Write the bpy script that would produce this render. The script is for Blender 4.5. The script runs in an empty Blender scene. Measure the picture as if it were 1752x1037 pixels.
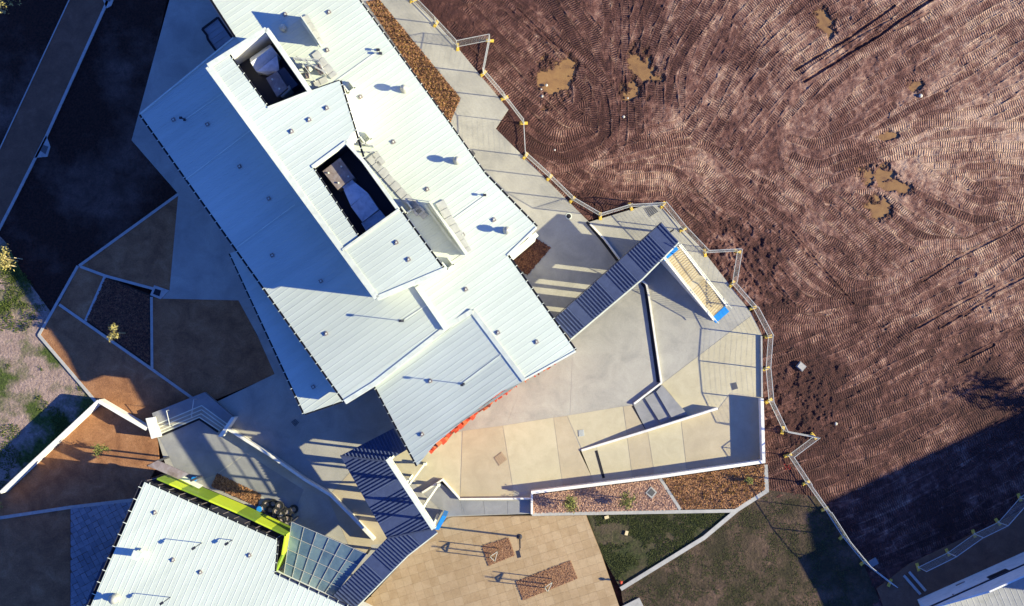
import bpy, bmesh, math, random
import numpy as np
from mathutils import Vector, Matrix
random.seed(7); RS = np.random.RandomState(11)
SC = bpy.context.scene; COL = SC.collection
# ---------------------------------------------------------------- camera
H = 95.0; FPX = 2185.0; TILT = math.atan(71.5/FPX)
cam = bpy.data.cameras.new('camera'); cam.sensor_width = 36; cam.lens = 36*FPX/1752.0
cam.clip_start = 1; cam.clip_end = 2000
co = bpy.data.objects.new('camera', cam); COL.objects.link(co)
co.location = (0, 0, H); co.rotation_euler = (TILT, 0, 0); SC.camera = co
# ---------------------------------------------------------------- light
ELEV = math.radians(22); SAZ = math.radians(96.8)        # clockwise from +Y
SUNV = Vector((math.sin(SAZ)*math.cos(ELEV), math.cos(SAZ)*math.cos(ELEV), math.sin(ELEV)))
W = bpy.data.worlds.new('World'); SC.world = W; W.use_nodes = True
nt = W.node_tree; nt.nodes.clear()
sky = nt.nodes.new('ShaderNodeTexSky'); sky.sky_type = 'NISHITA'; sky.sun_disc = False
sky.sun_elevation = ELEV; sky.sun_rotation = SAZ; sky.ozone_density = 6; sky.dust_density = 0.2; sky.air_density = 1.0
bg = nt.nodes.new('ShaderNodeBackground'); bg.inputs[1].default_value = 0.11
hs = nt.nodes.new('ShaderNodeHueSaturation'); hs.inputs['Saturation'].default_value = 0.95
wo = nt.nodes.new('ShaderNodeOutputWorld')
tn = nt.nodes.new('ShaderNodeVectorMath'); tn.operation = 'MULTIPLY'; tn.inputs[1].default_value = (.36, .56, 1.14)
nt.links.new(sky.outputs[0], hs.inputs['Color']); nt.links.new(hs.outputs[0], tn.inputs[0]); nt.links.new(tn.outputs[0], bg.inputs[0]); nt.links.new(bg.outputs[0], wo.inputs[0])
sl = bpy.data.lights.new('sun', 'SUN'); sl.energy = 5.0; sl.angle = math.radians(0.5); sl.color = (1.0, 0.94, 0.64)
so = bpy.data.objects.new('sun', sl); COL.objects.link(so); so.location = (60, -8, 60)
so.rotation_euler = (-SUNV).to_track_quat('-Z', 'Y').to_euler()
SC.view_settings.view_transform = 'Standard'; SC.view_settings.look = 'None'
SC.view_settings.exposure = 1.35; SC.view_settings.gamma = 1; SC.view_settings.use_curve_mapping = False

# ---------------------------------------------------------------- where things stand
ca, sa = math.cos(TILT), math.sin(TILT)
def P(px, py, z=0.0):
    x = (px-876)/FPX; y = -(py-518.5)/FPX
    d = (x, y*ca+sa, y*sa-ca); t = (z-H)/d[2]
    return Vector((d[0]*t, d[1]*t, z))
def PP(pts, z=0.0): return [P(a, b, z) for a, b in pts]
def plane(z0, ref, dpx, s):
    """sloping roof plane: height z0 at the reference point, rising s per metre along dpx"""
    r = P(ref[0], ref[1], z0); d = Vector((dpx[0], -dpx[1])).normalized()
    return lambda x, y: z0 + s*((x-r.x)*d.x + (y-r.y)*d.y)
def PZ(px, py, pl):
    z = 5
    for _ in range(8):
        p = P(px, py, z); z = pl(p.x, p.y)
    return P(px, py, z)

# ---------------------------------------------------------------- materials
def mat(name, c1, c2=None, c3=None, scale=1.0, rough=0.85, bump=0.0, bscale=20.0, metal=0.0, fine=0.0, attr=False, stretch=None, spec=0.3, big=0.08, mixf=0.5):
    m = bpy.data.materials.new(name); m.use_nodes = True; n = m.node_tree.nodes; l = m.node_tree.links
    b = n['Principled BSDF']; b.inputs['Roughness'].default_value = rough; b.inputs['Metallic'].default_value = metal
    b.inputs['Specular IOR Level'].default_value = spec
    c2 = c2 or tuple(c*0.85 for c in c1); c3 = c3 or tuple(min(1, c*1.1) for c in c1)
    tc = n.new('ShaderNodeNewGeometry'); vec = tc.outputs['Position']
    if stretch:
        mp = n.new('ShaderNodeMapping'); mp.inputs['Rotation'].default_value = (0, 0, stretch[0]); mp.inputs['Scale'].default_value = (1, stretch[1], 1)
        mp.vector_type = 'TEXTURE'; mp.inputs['Scale'].default_value = (stretch[1], 1, 1)
        l.new(vec, mp.inputs[0]); vec = mp.outputs[0]
    if attr:
        at = n.new('ShaderNodeAttribute'); at.attribute_name = 'tint'; fac = at.outputs['Fac']
    else:
        n1 = n.new('ShaderNodeTexNoise'); n1.inputs['Scale'].default_value = scale; n1.inputs['Detail'].default_value = 8; n1.inputs['Roughness'].default_value = 0.65
        n1.inputs['Distortion'].default_value = 0.6
        l.new(vec, n1.inputs['Vector']); fac = n1.outputs[0]
    r = n.new('ShaderNodeValToRGB'); e = r.color_ramp.elements
    lo, hi = (0.0, 1.0) if attr else (0.32, 0.7)
    e[0].position = lo; e[0].color = (*c2, 1); e[1].position = hi; e[1].color = (*c3, 1)
    k = e.new((lo+hi)/2); k.color = (*c1, 1)
    l.new(fac, r.inputs[0]); out = r.outputs[0]
    n2 = n.new('ShaderNodeTexNoise'); n2.inputs['Scale'].default_value = big; n2.inputs['Detail'].default_value = 4; l.new(tc.outputs['Position'], n2.inputs['Vector'])
    mr = n.new('ShaderNodeMapRange'); mr.inputs[1].default_value = .3; mr.inputs[2].default_value = .7; mr.inputs[3].default_value = 1-0.16; mr.inputs[4].default_value = 1.1
    l.new(n2.outputs[0], mr.inputs[0])
    mx = n.new('ShaderNodeVectorMath'); mx.operation = 'SCALE'; l.new(out, mx.inputs[0]); l.new(mr.outputs[0], mx.inputs['Scale']); out = mx.outputs[0]
    if fine:
        n3 = n.new('ShaderNodeTexNoise'); n3.inputs['Scale'].default_value = 9; n3.inputs['Detail'].default_value = 6; n3.inputs['Roughness'].default_value = 0.8
        l.new(tc.outputs['Position'], n3.inputs['Vector'])
        m3 = n.new('ShaderNodeMapRange'); m3.inputs[1].default_value = .3; m3.inputs[2].default_value = .7; m3.inputs[3].default_value = 1-fine; m3.inputs[4].default_value = 1+fine
        l.new(n3.outputs[0], m3.inputs[0])
        mx2 = n.new('ShaderNodeVectorMath'); mx2.operation = 'SCALE'; l.new(out, mx2.inputs[0]); l.new(m3.outputs[0], mx2.inputs['Scale']); out = mx2.outputs[0]
    l.new(out, b.inputs['Base Color'])
    if bump:
        nb = n.new('ShaderNodeTexNoise'); nb.inputs['Scale'].default_value = bscale; nb.inputs['Detail'].default_value = 8; nb.inputs['Roughness'].default_value = 0.7
        l.new(tc.outputs['Position'], nb.inputs['Vector'])
        bp = n.new('ShaderNodeBump'); bp.inputs['Strength'].default_value = 1; bp.inputs['Distance'].default_value = bump
        l.new(nb.outputs[0], bp.inputs['Height']); l.new(bp.outputs[0], b.inputs['Normal'])
    return m
M = {}
RA = math.atan2(0.57, 0.82)
M['roof'] = mat('white_roof_steel', (.53, .565, .475), (.50, .535, .45), (.56, .595, .505), scale=.8, rough=.7, spec=.08, stretch=(RA, 12), fine=.06)
M['roof_grey'] = mat('pale_grey_roof_steel', (.50, .53, .45), (.46, .49, .42), (.53, .56, .48), scale=.8, rough=.65, spec=.1, stretch=(RA, 12), fine=.03)
M['flash'] = mat('white_flashing', (.62, .635, .52), rough=.6, scale=2, spec=.15)
M['vent'] = mat('aged_vent_metal', (.44, .42, .33), (.34, .32, .25), (.52, .50, .40), scale=6, rough=.5, metal=.2)
M['wall'] = mat('pale_render', (.62, .60, .54), scale=1.5, rough=.8)
M['black'] = mat('dark_gutter', (.012, .011, .015), rough=.7)
M['dark'] = mat('charcoal_steel', (.03, .03, .04), rough=.5)
M['navy'] = mat('navy_roof_steel', (.045, .06, .12), (.04, .052, .105), (.055, .072, .14), scale=3, rough=.42, spec=.5)
M['navy_flat'] = mat('navy_flat_sheet', (.034, .044, .085), scale=1, rough=.5, spec=.5)
M['steel'] = mat('galvanised_duct', (.66, .67, .68), (.5, .51, .53), (.78, .78, .78), scale=2.5, rough=.4, metal=.25)
M['unit'] = mat('grey_plant_casing', (.24, .19, .17), (.16, .12, .10), (.32, .29, .28), scale=1.6, rough=.6)
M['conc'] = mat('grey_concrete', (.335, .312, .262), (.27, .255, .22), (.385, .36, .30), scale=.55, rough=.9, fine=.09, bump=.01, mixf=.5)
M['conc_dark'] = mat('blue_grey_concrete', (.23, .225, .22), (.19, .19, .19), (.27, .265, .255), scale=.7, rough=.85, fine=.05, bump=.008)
M['beige'] = mat('beige_concrete', (.43, .375, .25), (.395, .34, .225), (.465, .405, .275), scale=.9, rough=.9, fine=.05, bump=.008)
M['beige2'] = mat('tan_concrete', (.385, .32, .215), (.35, .29, .195), (.42, .35, .24), scale=.9, rough=.9, fine=.05, bump=.008)
M['kerb'] = mat('kerb_concrete', (.37, .35, .31), scale=3, rough=.9, fine=.08)
M['kerb_w'] = mat('white_wall_render', (.72, .68, .58), scale=3, rough=.8)
M['brown'] = mat('orange_brown_gravel', (.26, .118, .052), (.175, .075, .034), (.345, .17, .08), scale=.8, rough=.95, fine=.34, bump=.03, bscale=16)
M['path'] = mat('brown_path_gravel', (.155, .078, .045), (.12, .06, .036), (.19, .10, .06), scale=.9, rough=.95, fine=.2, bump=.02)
M['bed'] = mat('dark_bed_soil', (.05, .028, .02), scale=3, rough=1, fine=.3, bump=.05)
M['pit'] = mat('orange_bark', (.33, .17, .09), (.22, .10, .05), (.42, .24, .13), attr=True, rough=.95)
M['chips'] = mat('bark_chips', (.26, .12, .055), (.09, .04, .022), (.42, .22, .10), attr=True, rough=.95)
M['gravel'] = mat('pink_gravel_chips', (.40, .225, .15), (.22, .12, .085), (.55, .34, .23), attr=True, rough=.95)
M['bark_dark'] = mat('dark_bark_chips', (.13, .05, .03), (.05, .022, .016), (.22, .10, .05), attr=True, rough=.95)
M['straw'] = mat('dry_tussock', (.30, .16, .05), (.12, .06, .02), (.44, .27, .09), attr=True, rough=.95)
M['leaf'] = mat('olive_leaves', (.13, .14, .03), (.06, .07, .015), (.26, .24, .06), attr=True, rough=.8)
M['leaf_y'] = mat('yellow_green_leaves', (.34, .27, .07), (.14, .12, .03), (.5, .42, .16), attr=True, rough=.8)
M['grass'] = mat('grass_blades', (.058, .060, .018), (.032, .036, .012), (.10, .09, .035), attr=True, rough=.9)
M['bark'] = mat('bark', (.30, .22, .10), rough=.9)
M['grate'] = mat('iron_grate', (.09, .085, .08), scale=4, rough=.6)
M['lid'] = mat('pale_lid', (.42, .43, .38), scale=3, rough=.8)
M['lid_tan'] = mat('tan_lid', (.33, .24, .15), scale=3, rough=.8)
M['yellow'] = mat('yellow_plastic', (.62, .42, .06), (.5, .33, .05), (.7, .5, .1), scale=8, rough=.6)
M['galv'] = mat('galvanised_tube', (.55, .54, .48), scale=4, rough=.45, metal=.3)
M['wire'] = mat('fence_wire', (.45, .44, .38), rough=.5, metal=.3)
M['lime'] = mat('lime_panel', (.58, .68, .03), (.55, .65, .03), (.62, .72, .04), rough=.5)
M['olive'] = mat('green_panel', (.19, .29, .02), (.18, .27, .02), (.21, .31, .03), rough=.5)
M['red'] = mat('red_panel', (.42, .05, .02), rough=.6)
M['orange'] = mat('orange_panel', (.50, .13, .05), rough=.6)
M['maroon'] = mat('maroon_panel', (.16, .03, .02), rough=.6)
M['bluep'] = mat('bright_blue_panel', (.02, .24, .62), rough=.5)
M['timber'] = mat('pale_timber', (.66, .52, .28), (.58, .44, .22), (.72, .60, .36), scale=5, rough=.8)
M['slat'] = mat('weathered_timber', (.42, .30, .15), (.34, .24, .12), (.5, .37, .2), scale=5, rough=.8)
M['glass'] = mat('window_glass', (.03, .04, .05), rough=.08, spec=.8)
M['glass_roof'] = mat('blue_glazing', (.10, .155, .19), (.06, .10, .14), (.17, .23, .25), scale=.7, rough=.22, spec=.9)
M['glass_roof2'] = mat('teal_glazing', (.13, .19, .21), (.09, .14, .17), (.20, .26, .27), scale=.5, rough=.3, spec=.8); M['glass_roof3'] = mat('navy_glazing', (.06, .10, .15), (.045, .08, .12), (.09, .14, .19), scale=.9, rough=.18, spec=.9)
M['tyre'] = mat('black_rubber', (.018, .018, .02), rough=.7)
M['rock'] = mat('pale_rock', (.45, .42, .36), scale=8, rough=.9, bump=.02)
M['sky_under'] = M['wall']
# lawn: patchy bare soil and green
def lawn_mat(name, soil, soil2, green, green2, scale, thr, w=.06):
    m = mat(name, soil, soil2, tuple(c*1.15 for c in soil), scale=1.6, rough=.98, fine=.45, bump=.10, bscale=5)
    n = m.node_tree.nodes; l = m.node_tree.links; b = n['Principled BSDF']
    src = b.inputs['Base Color'].links[0].from_socket
    g = n.new('ShaderNodeNewGeometry'); a = n.new('ShaderNodeTexNoise'); a.inputs['Scale'].default_value = scale; a.inputs['Detail'].default_value = 7; a.inputs['Roughness'].default_value = .62
    l.new(g.outputs['Position'], a.inputs['Vector'])
    mr = n.new('ShaderNodeMapRange'); mr.inputs[1].default_value = thr-w; mr.inputs[2].default_value = thr+w; l.new(a.outputs[0], mr.inputs[0])
    c = n.new('ShaderNodeTexNoise'); c.inputs['Scale'].default_value = 7; c.inputs['Detail'].default_value = 6; l.new(g.outputs['Position'], c.inputs['Vector'])
    r = n.new('ShaderNodeValToRGB'); r.color_ramp.elements[0].position = .35; r.color_ramp.elements[0].color = (*green2, 1); r.color_ramp.elements[1].position = .65; r.color_ramp.elements[1].color = (*green, 1)
    l.new(c.outputs[0], r.inputs[0])
    mx = n.new('ShaderNodeMix'); mx.data_type = 'RGBA'; l.new(mr.outputs[0], mx.inputs[0]); l.new(src, mx.inputs[6]); l.new(r.outputs[0], mx.inputs[7])
    l.new(mx.outputs[2], b.inputs['Base Color']); return m
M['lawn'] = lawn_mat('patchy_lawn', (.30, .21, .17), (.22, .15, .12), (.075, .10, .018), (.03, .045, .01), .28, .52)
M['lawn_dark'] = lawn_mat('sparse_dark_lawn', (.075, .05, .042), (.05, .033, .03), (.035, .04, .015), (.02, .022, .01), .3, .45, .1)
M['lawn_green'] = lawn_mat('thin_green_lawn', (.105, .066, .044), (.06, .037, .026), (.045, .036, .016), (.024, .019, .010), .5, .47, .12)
M['lawn_shade'] = lawn_mat('shaded_lawn', (.155, .095, .075), (.08, .048, .038), (.045, .015, .009), (.014, .005, .003), .13, .40, .12)  # darker lawn copy: the building's shadow is put into its colour

# ---------------------------------------------------------------- object helpers
ORG = {}
def thing(name, label, cat, loc=(0, 0, 0), rz=0, group=None):
    o = bpy.data.objects.new(name, None); COL.objects.link(o); o.empty_display_size = .3
    o.location = loc; o.rotation_euler = (0, 0, rz); o['label'] = label; o['category'] = cat
    if group: o['group'] = group
    ORG[o.name] = Vector(loc) if rz == 0 else None
    return o
def tag(o, label, cat, group=None):
    o['label'] = label; o['category'] = cat
    if group: o['group'] = group
    return o
def struct(o): o['kind'] = 'structure'; return o
def stuff(o, label=None, cat=None):
    o['kind'] = 'stuff'
    if label: o['label'] = label; o['category'] = cat
    return o
class MB:
    def __init__(s): s.v = []; s.f = []; s.t = []; s.m = []
    def poly(s, pts, tint=0.5, mi=0):
        i = len(s.v); s.v += [tuple(p) for p in pts]; s.f.append(tuple(range(i, i+len(pts)))); s.t.append(tint); s.m.append(mi)
    def prism(s, pts, z0, z1, mi=0, tint=.5, top=True, bottom=True):
        """pts: xy list, z0/z1 numbers or functions"""
        pts = [Vector((p[0], p[1])) for p in pts]
        ar = sum(pts[i].x*pts[(i+1) % len(pts)].y-pts[(i+1) % len(pts)].x*pts[i].y for i in range(len(pts)))
        if ar < 0: pts = pts[::-1]
        f0 = z0 if callable(z0) else (lambda x, y: z0); f1 = z1 if callable(z1) else (lambda x, y: z1)
        n = len(pts); i = len(s.v)
        s.v += [(p.x, p.y, f0(p.x, p.y)) for p in pts] + [(p.x, p.y, f1(p.x, p.y)) for p in pts]
        if top: s.f.append(tuple(range(i+n, i+2*n)))
        if bottom: s.f.append(tuple(range(i+n-1, i-1, -1)))
        for k in range(n): s.f.append((i+k, i+(k+1) % n, i+n+(k+1) % n, i+n+k))
        c = n+int(top)+int(bottom); s.t += [tint]*c; s.m += [mi]*c
    def bar(s, a, b, w=.05, h=None, mi=0, up=(0, 0, 1)):
        a = Vector(a); b = Vector(b); h = h or w; d = (b-a).normalized(); u = Vector(up)
        if abs(d.dot(u)) > .98: u = Vector((1, 0, 0))
        x = d.cross(u).normalized()*w/2; y = x.cross(d).normalized()*h/2; i = len(s.v)
        for p in (a, b): s.v += [tuple(p-x-y), tuple(p+x-y), tuple(p+x+y), tuple(p-x+y)]
        s.f += [(i, i+1, i+2, i+3), (i+7, i+6, i+5, i+4)] + [(i+(k+1) % 4, i+k, i+4+k, i+4+(k+1) % 4) for k in range(4)]
        s.t += [.5]*6; s.m += [mi]*6
    def box(s, c, sz, rz=0, mi=0, tint=.5):
        cx, cy, cz = c; q = Matrix.Rotation(rz, 2)
        pts = [Vector((cx, cy))+q@Vector((a*sz[0]/2, b*sz[1]/2)) for a, b in ((-1, -1), (1, -1), (1, 1), (-1, 1))]
        s.prism(pts, cz-sz[2]/2, cz+sz[2]/2, mi, tint)
    def lathe(s, c, prof, n=16, mi=0):
        i = len(s.v); c = Vector(c)
        for r, z in prof:
            for k in range(n): a = 2*math.pi*k/n; s.v.append((c.x+r*math.cos(a), c.y+r*math.sin(a), c.z+z))
        for j in range(len(prof)-1):
            for k in range(n):
                s.f.append((i+j*n+k, i+j*n+(k+1) % n, i+(j+1)*n+(k+1) % n, i+(j+1)*n+k)); s.t.append(.5); s.m.append(mi)
        s.f.append(tuple(i+(len(prof)-1)*n+k for k in range(n))); s.t.append(.5); s.m.append(mi)
    def tube(s, pts, r, n=6, mi=0):
        pts = [Vector(p) for p in pts]; rr = r if isinstance(r, (list, tuple)) else [r]*len(pts); i = len(s.v)
        for j, p in enumerate(pts):
            d = (pts[min(j+1, len(pts)-1)]-pts[max(j-1, 0)]).normalized(); u = Vector((0, 0, 1)) if abs(d.z) < .9 else Vector((1, 0, 0))
            x = d.cross(u).normalized(); y = x.cross(d)
            for k in range(n): a = 2*math.pi*k/n; s.v.append(tuple(p+(x*math.cos(a)+y*math.sin(a))*rr[j]))
        for j in range(len(pts)-1):
            for k in range(n): s.f.append((i+j*n+(k+1) % n, i+j*n+k, i+(j+1)*n+k, i+(j+1)*n+(k+1) % n)); s.t.append(.5); s.m.append(mi)
    def mesh(s, name, mats, org=(0, 0, 0), tint=False):
        me = bpy.data.meshes.new(name); o = Vector(org)
        me.from_pydata([(a-o.x, b-o.y, c-o.z) for a, b, c in s.v], [], s.f)
        for m in (mats if isinstance(mats, (list, tuple)) else [mats]): me.materials.append(m)
        if any(s.m): me.polygons.foreach_set('material_index', s.m)
        if tint: a = me.attributes.new('tint', 'FLOAT', 'FACE'); a.data.foreach_set('value', s.t)
        me.update(); return me
    def build(s, name, mats, parent=None, org=None, tint=False, smooth=False):
        if parent is not None and org is None: org = ORG.get(parent.name) or (0, 0, 0)
        if parent is None and org is None: org = (0, 0, 0)
        me = s.mesh(name, mats, org, tint); o = bpy.data.objects.new(name, me); COL.objects.link(o)
        if smooth: me.polygons.foreach_set('use_smooth', [True]*len(me.polygons))
        if parent is not None: o.parent = parent; ORG[o.name] = Vector(org)
        else: o.location = org; ORG[o.name] = Vector(org)
        return o
def link_copy(o, parent, loc=(0, 0, 0), rz=0):
    c = o.copy(); COL.objects.link(c); c.parent = parent; c.location = loc; c.rotation_euler = (0, 0, rz); return c
def dup(root, loc, rz=0, label=None, sc=None):
    r = root.copy(); COL.objects.link(r); r.location = loc; r.rotation_euler = (0, 0, rz)
    if sc: r.scale = sc
    if label: r['label'] = label
    for ch in list(root.children):
        c = ch.copy(); COL.objects.link(c); c.parent = r
        for g in list(ch.children):
            d = g.copy(); COL.objects.link(d); d.parent = c
    return r
def slab(name, px, z, m, th=.1, parent=None):
    mb = MB(); mb.prism([p.xy for p in PP(px, z)], z-th, z); return mb.build(name, m, parent)
def clip(poly, a, b, c):
    out = []
    for i in range(len(poly)):
        p, q = poly[i], poly[(i+1) % len(poly)]; dp = a*p[0]+b*p[1]-c; dq = a*q[0]+b*q[1]-c
        if dp <= 0: out.append(p)
        if dp*dq < 0: t = dp/(dp-dq); out.append((p[0]+(q[0]-p[0])*t, p[1]+(q[1]-p[1])*t))
    return out
def area(p): return abs(sum(p[i][0]*p[(i+1) % len(p)][1]-p[(i+1) % len(p)][0]*p[i][1] for i in range(len(p))))/2
def inside(x, y, poly):
    c = False; n = len(poly)
    for i in range(n):
        x1, y1 = poly[i][0], poly[i][1]; x2, y2 = poly[(i+1) % n][0], poly[(i+1) % n][1]
        if (y1 > y) != (y2 > y) and x < (x2-x1)*(y-y1)/(y2-y1)+x1: c = not c
    return c
def offset_line(pts, d):
    """both sides of a polyline, each point moved d along its mitre"""
    out = []
    for i, p in enumerate(pts):
        a = (pts[i]-pts[i-1]).normalized() if i else None; b = (pts[i+1]-pts[i]).normalized() if i < len(pts)-1 else None
        a = a or b; b = b or a; t = (a+b).normalized(); n = Vector((-t.y, t.x)); k = d/max(.4, n.dot(Vector((-a.y, a.x))))
        out.append(p+n*k)
    return out
def strip(mb, pxs, w, z0, z1, ztop=None, mi=0):
    """a wall or kerb of width w along the pixel line read at its top"""
    pts = [P(a, b, z1 if ztop is None else ztop).xy for a, b in pxs]
    L = offset_line(pts, w/2); R = offset_line(pts, -w/2)
    for i in range(len(pts)-1): mb.prism([L[i], L[i+1], R[i+1], R[i]], z0, z1, mi)
ORD = ['first', 'second', 'third', 'fourth', 'fifth', 'sixth', 'seventh', 'eighth', 'ninth', 'tenth', 'eleventh', 'twelfth', 'thirteenth', 'fourteenth', 'fifteenth', 'sixteenth', 'seventeenth', 'eighteenth', 'nineteenth', 'twentieth', 'twenty-first', 'twenty-second', 'twenty-third', 'twenty-fourth', 'twenty-fifth', 'twenty-sixth', 'twenty-seventh', 'twenty-eighth', 'twenty-ninth', 'thirtieth']

# ---------------------------------------------------------------- noise
def vnoise(x, y, s, seed):
    r = np.random.RandomState(seed).rand(256, 256); u = x/s+1000; v = y/s+1000
    i = np.floor(u).astype(int); j = np.floor(v).astype(int); a = u-i; b = v-j; a = a*a*(3-2*a); b = b*b*(3-2*b)
    i &= 255; j &= 255; i1 = (i+1) & 255; j1 = (j+1) & 255
    return (r[i, j]*(1-a)+r[i1, j]*a)*(1-b)+(r[i, j1]*(1-a)+r[i1, j1]*a)*b
def fbm(x, y, s, seed, o=4, g=.5):
    t = 0; k = 1; w = 0
    for q in range(o): t = t+vnoise(x+q*17.3, y-q*9.1, s/2**q, seed+q)*k; w += k; k *= g
    return t/w

# ================================================================ GROUND
mb = MB(); mb.prism([(-400, -400), (400, -400), (400, 400), (-400, 400)], -2, -.22)
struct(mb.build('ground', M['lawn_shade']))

# mud field -----------------------------------------------------
MUD = [(690, -60), (705, 0), (765, 60), (870, 187), (848, 220), (900, 272), (1008, 380), (1115, 348), (1130, 352), (1200, 425), (1285, 535), (1303, 572), (1303, 680), (1308, 792),
       (1312, 838), (1330, 850), (1390, 870), (1440, 940), (1470, 1060), (1900, 1060), (1900, -60)]
def mud():
    step = .05
    x0, x1, y0, y1 = -8.6, 40.5, -20.5, 28.5
    xs = np.arange(x0, x1, step); ys = np.arange(y0, y1, step); X, Y = np.meshgrid(xs, ys, indexing='ij')
    # pixel coordinates of every ground point (to place tracks where they are seen)
    cx = X; cy = Y*ca-H*(-1)*0 ; 
    # camera space: inverse of P at z=0
    vx = X; vy = Y*ca-H*sa; vz = -(Y*sa)-H*ca   # rotated by -TILT
    vy = Y*ca + (-H)*sa; vz = -Y*sa + (-H)*ca
    PX = 876+FPX*vx/(-vz); PY = 518.5-FPX*vy/(-vz)
    fld = [(780, 30, 40), (900, 60, 40), (1000, 30, 48), (1100, 60, 110), (1050, 200, 90), (1200, 100, 122), (1250, 250, 125), (1400, 80, -38), (1600, 50, -35), (1720, 150, -30), (1500, 200, -36),
           (1450, 300, -20), (1650, 260, -5), (1740, 330, 5), (1400, 400, 40), (1340, 330, 30), (1480, 430, 42), (1550, 350, 30), (1620, 400, 30), (1700, 420, -32), (1600, 500, -36), (1500, 600, -28),
           (1700, 600, -30), (1440, 690, -20), (1000, 250, -18), (1120, 280, -12), (1200, 330, 42), (1300, 450, 50), (1130, 170, 92), (1240, 480, -45), (1400, 800, -18), (1520, 780, -25), (1620, 700, -30), (930, 180, 42), (860, 120, 44), (1330, 180, -55), (1560, 120, -35), (1700, 40, -33), (960, 310, 35)]
    fx = np.array(fld, float)
    def ang(px, py):
        w = 1/((fx[:, 0]-px)**2+(fx[:, 1]-py)**2+900)**1.6; a = np.radians(fx[:, 2])*2
        return .5*math.atan2((w*np.sin(a)).sum(), (w*np.cos(a)).sum())
    base = (fbm(X, Y, 5, 3, 4)-.5)*.22 + (fbm(X, Y, .55, 9, 4, .7)-.5)*.17
    nr = fbm(X, Y, 1.1, 21, 3)*1.0
    rough = np.clip(1-np.abs((PX-1240+.35*(PY-450))/170), 0, 1)*np.clip((PY-330-30*(nr-.5))/90, 0, 1)*np.clip((850-PY)/80, 0, 1)
    rough = np.maximum(rough, np.clip(1-np.hypot((PX-1370)/110, (PY-690)/130), 0, 1))
    nr = fbm(X, Y, 1.1, 21, 3); rough = np.clip(rough*1.7+(nr-.55)*1.4, 0, 1)
    Z = base*1.0; S = np.zeros_like(X); Mk = np.zeros_like(X); Bn = np.zeros_like(X)
    rnd = random.Random(5)
    def paint(pts, w, depth, amp, per, berm=.03, hard=1):
        nonlocal Z, S, Mk, Bn
        pts = np.array(pts); s0 = rnd.random()*9
        acc = 0
        xi0 = int((pts[:, 0].min()-w-x0)/step); xi1 = int((pts[:, 0].max()+w-x0)/step)+2; yi0 = int((pts[:, 1].min()-w-y0)/step); yi1 = int((pts[:, 1].max()+w-y0)/step)+2
        xi0 = max(0, xi0); yi0 = max(0, yi0); xi1 = min(len(xs), xi1); yi1 = min(len(ys), yi1)
        if xi1 <= xi0 or yi1 <= yi0: return
        xx = X[xi0:xi1, yi0:yi1]; yy = Y[xi0:xi1, yi0:yi1]
        D = np.full(xx.shape, 9.); SS = np.zeros(xx.shape)
        for k in range(len(pts)-1):
            a = pts[k]; b = pts[k+1]; d = b-a; L = math.hypot(*d)
            if L < 1e-5: continue
            u = d/L; rx = xx-a[0]; ry = yy-a[1]; t = np.clip(rx*u[0]+ry*u[1], 0, L)
            dd = np.hypot(rx-t*u[0], ry-t*u[1]); side = rx*u[1]-ry*u[0]
            m = dd < np.abs(D); D = np.where(m, dd, D); SS = np.where(m, acc+t+side*.06, SS); acc += L
        q = D/w
        inn = np.clip((1-q)*4, 0, 1)
        br = np.exp(-((q-1.12)/.14)**2)*berm
        z = Z[xi0:xi1, yi0:yi1]; b0 = base[xi0:xi1, yi0:yi1]
        Z[xi0:xi1, yi0:yi1] = z*(1-inn*.4*hard)+(b0*.6-depth*.7)*inn*.4*hard+br
        S[xi0:xi1, yi0:yi1] = np.where(inn > .5, (SS+s0)/per, S[xi0:xi1, yi0:yi1])
        Bn[xi0:xi1, yi0:yi1] = Bn[xi0:xi1, yi0:yi1]*(1-inn)+inn*rnd.gauss(0, .06)+np.exp(-((q-1.12)/.12)**2)*.05
        Mk[xi0:xi1, yi0:yi1] = Mk[xi0:xi1, yi0:yi1]*(1-inn)+inn*amp
    n = 0
    while n < 900:
        px = rnd.uniform(700, 1790); py = rnd.uniform(-20, 1000)
        n += 1
        L = rnd.uniform(3, 12) if n < 800 else rnd.uniform(11, 22); pts = []; p = [px, py]; a0 = None
        jit = rnd.gauss(0, .10)
        for k in range(int(L/.7)):
            g = P(p[0], p[1]); pts.append((g.x, g.y)); a = ang(p[0], p[1])+jit
            if a0 is not None and math.cos(a-a0) < 0: a += math.pi
            a0 = a; p = [p[0]+math.cos(a)*16, p[1]+math.sin(a)*16]
        if len(pts) < 3: continue
        amp = rnd.choice([.5, .8, 1, 1, .9]); w = rnd.choice([.24, .28, .32])
        paint(pts, w, rnd.uniform(.0, .045), amp, rnd.uniform(.15, .19), rnd.uniform(.005, .03))
        if rnd.random() < .7:
            off = rnd.choice([1.35, 1.6]); q = np.array(pts); d = np.gradient(q, axis=0); d /= np.maximum(1e-6, np.hypot(d[:, 0], d[:, 1]))[:, None]
            q = q+np.stack([-d[:, 1], d[:, 0]], 1)*off; paint(q, w, rnd.uniform(.0, .045), amp, .17, rnd.uniform(.005, .03))
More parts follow.
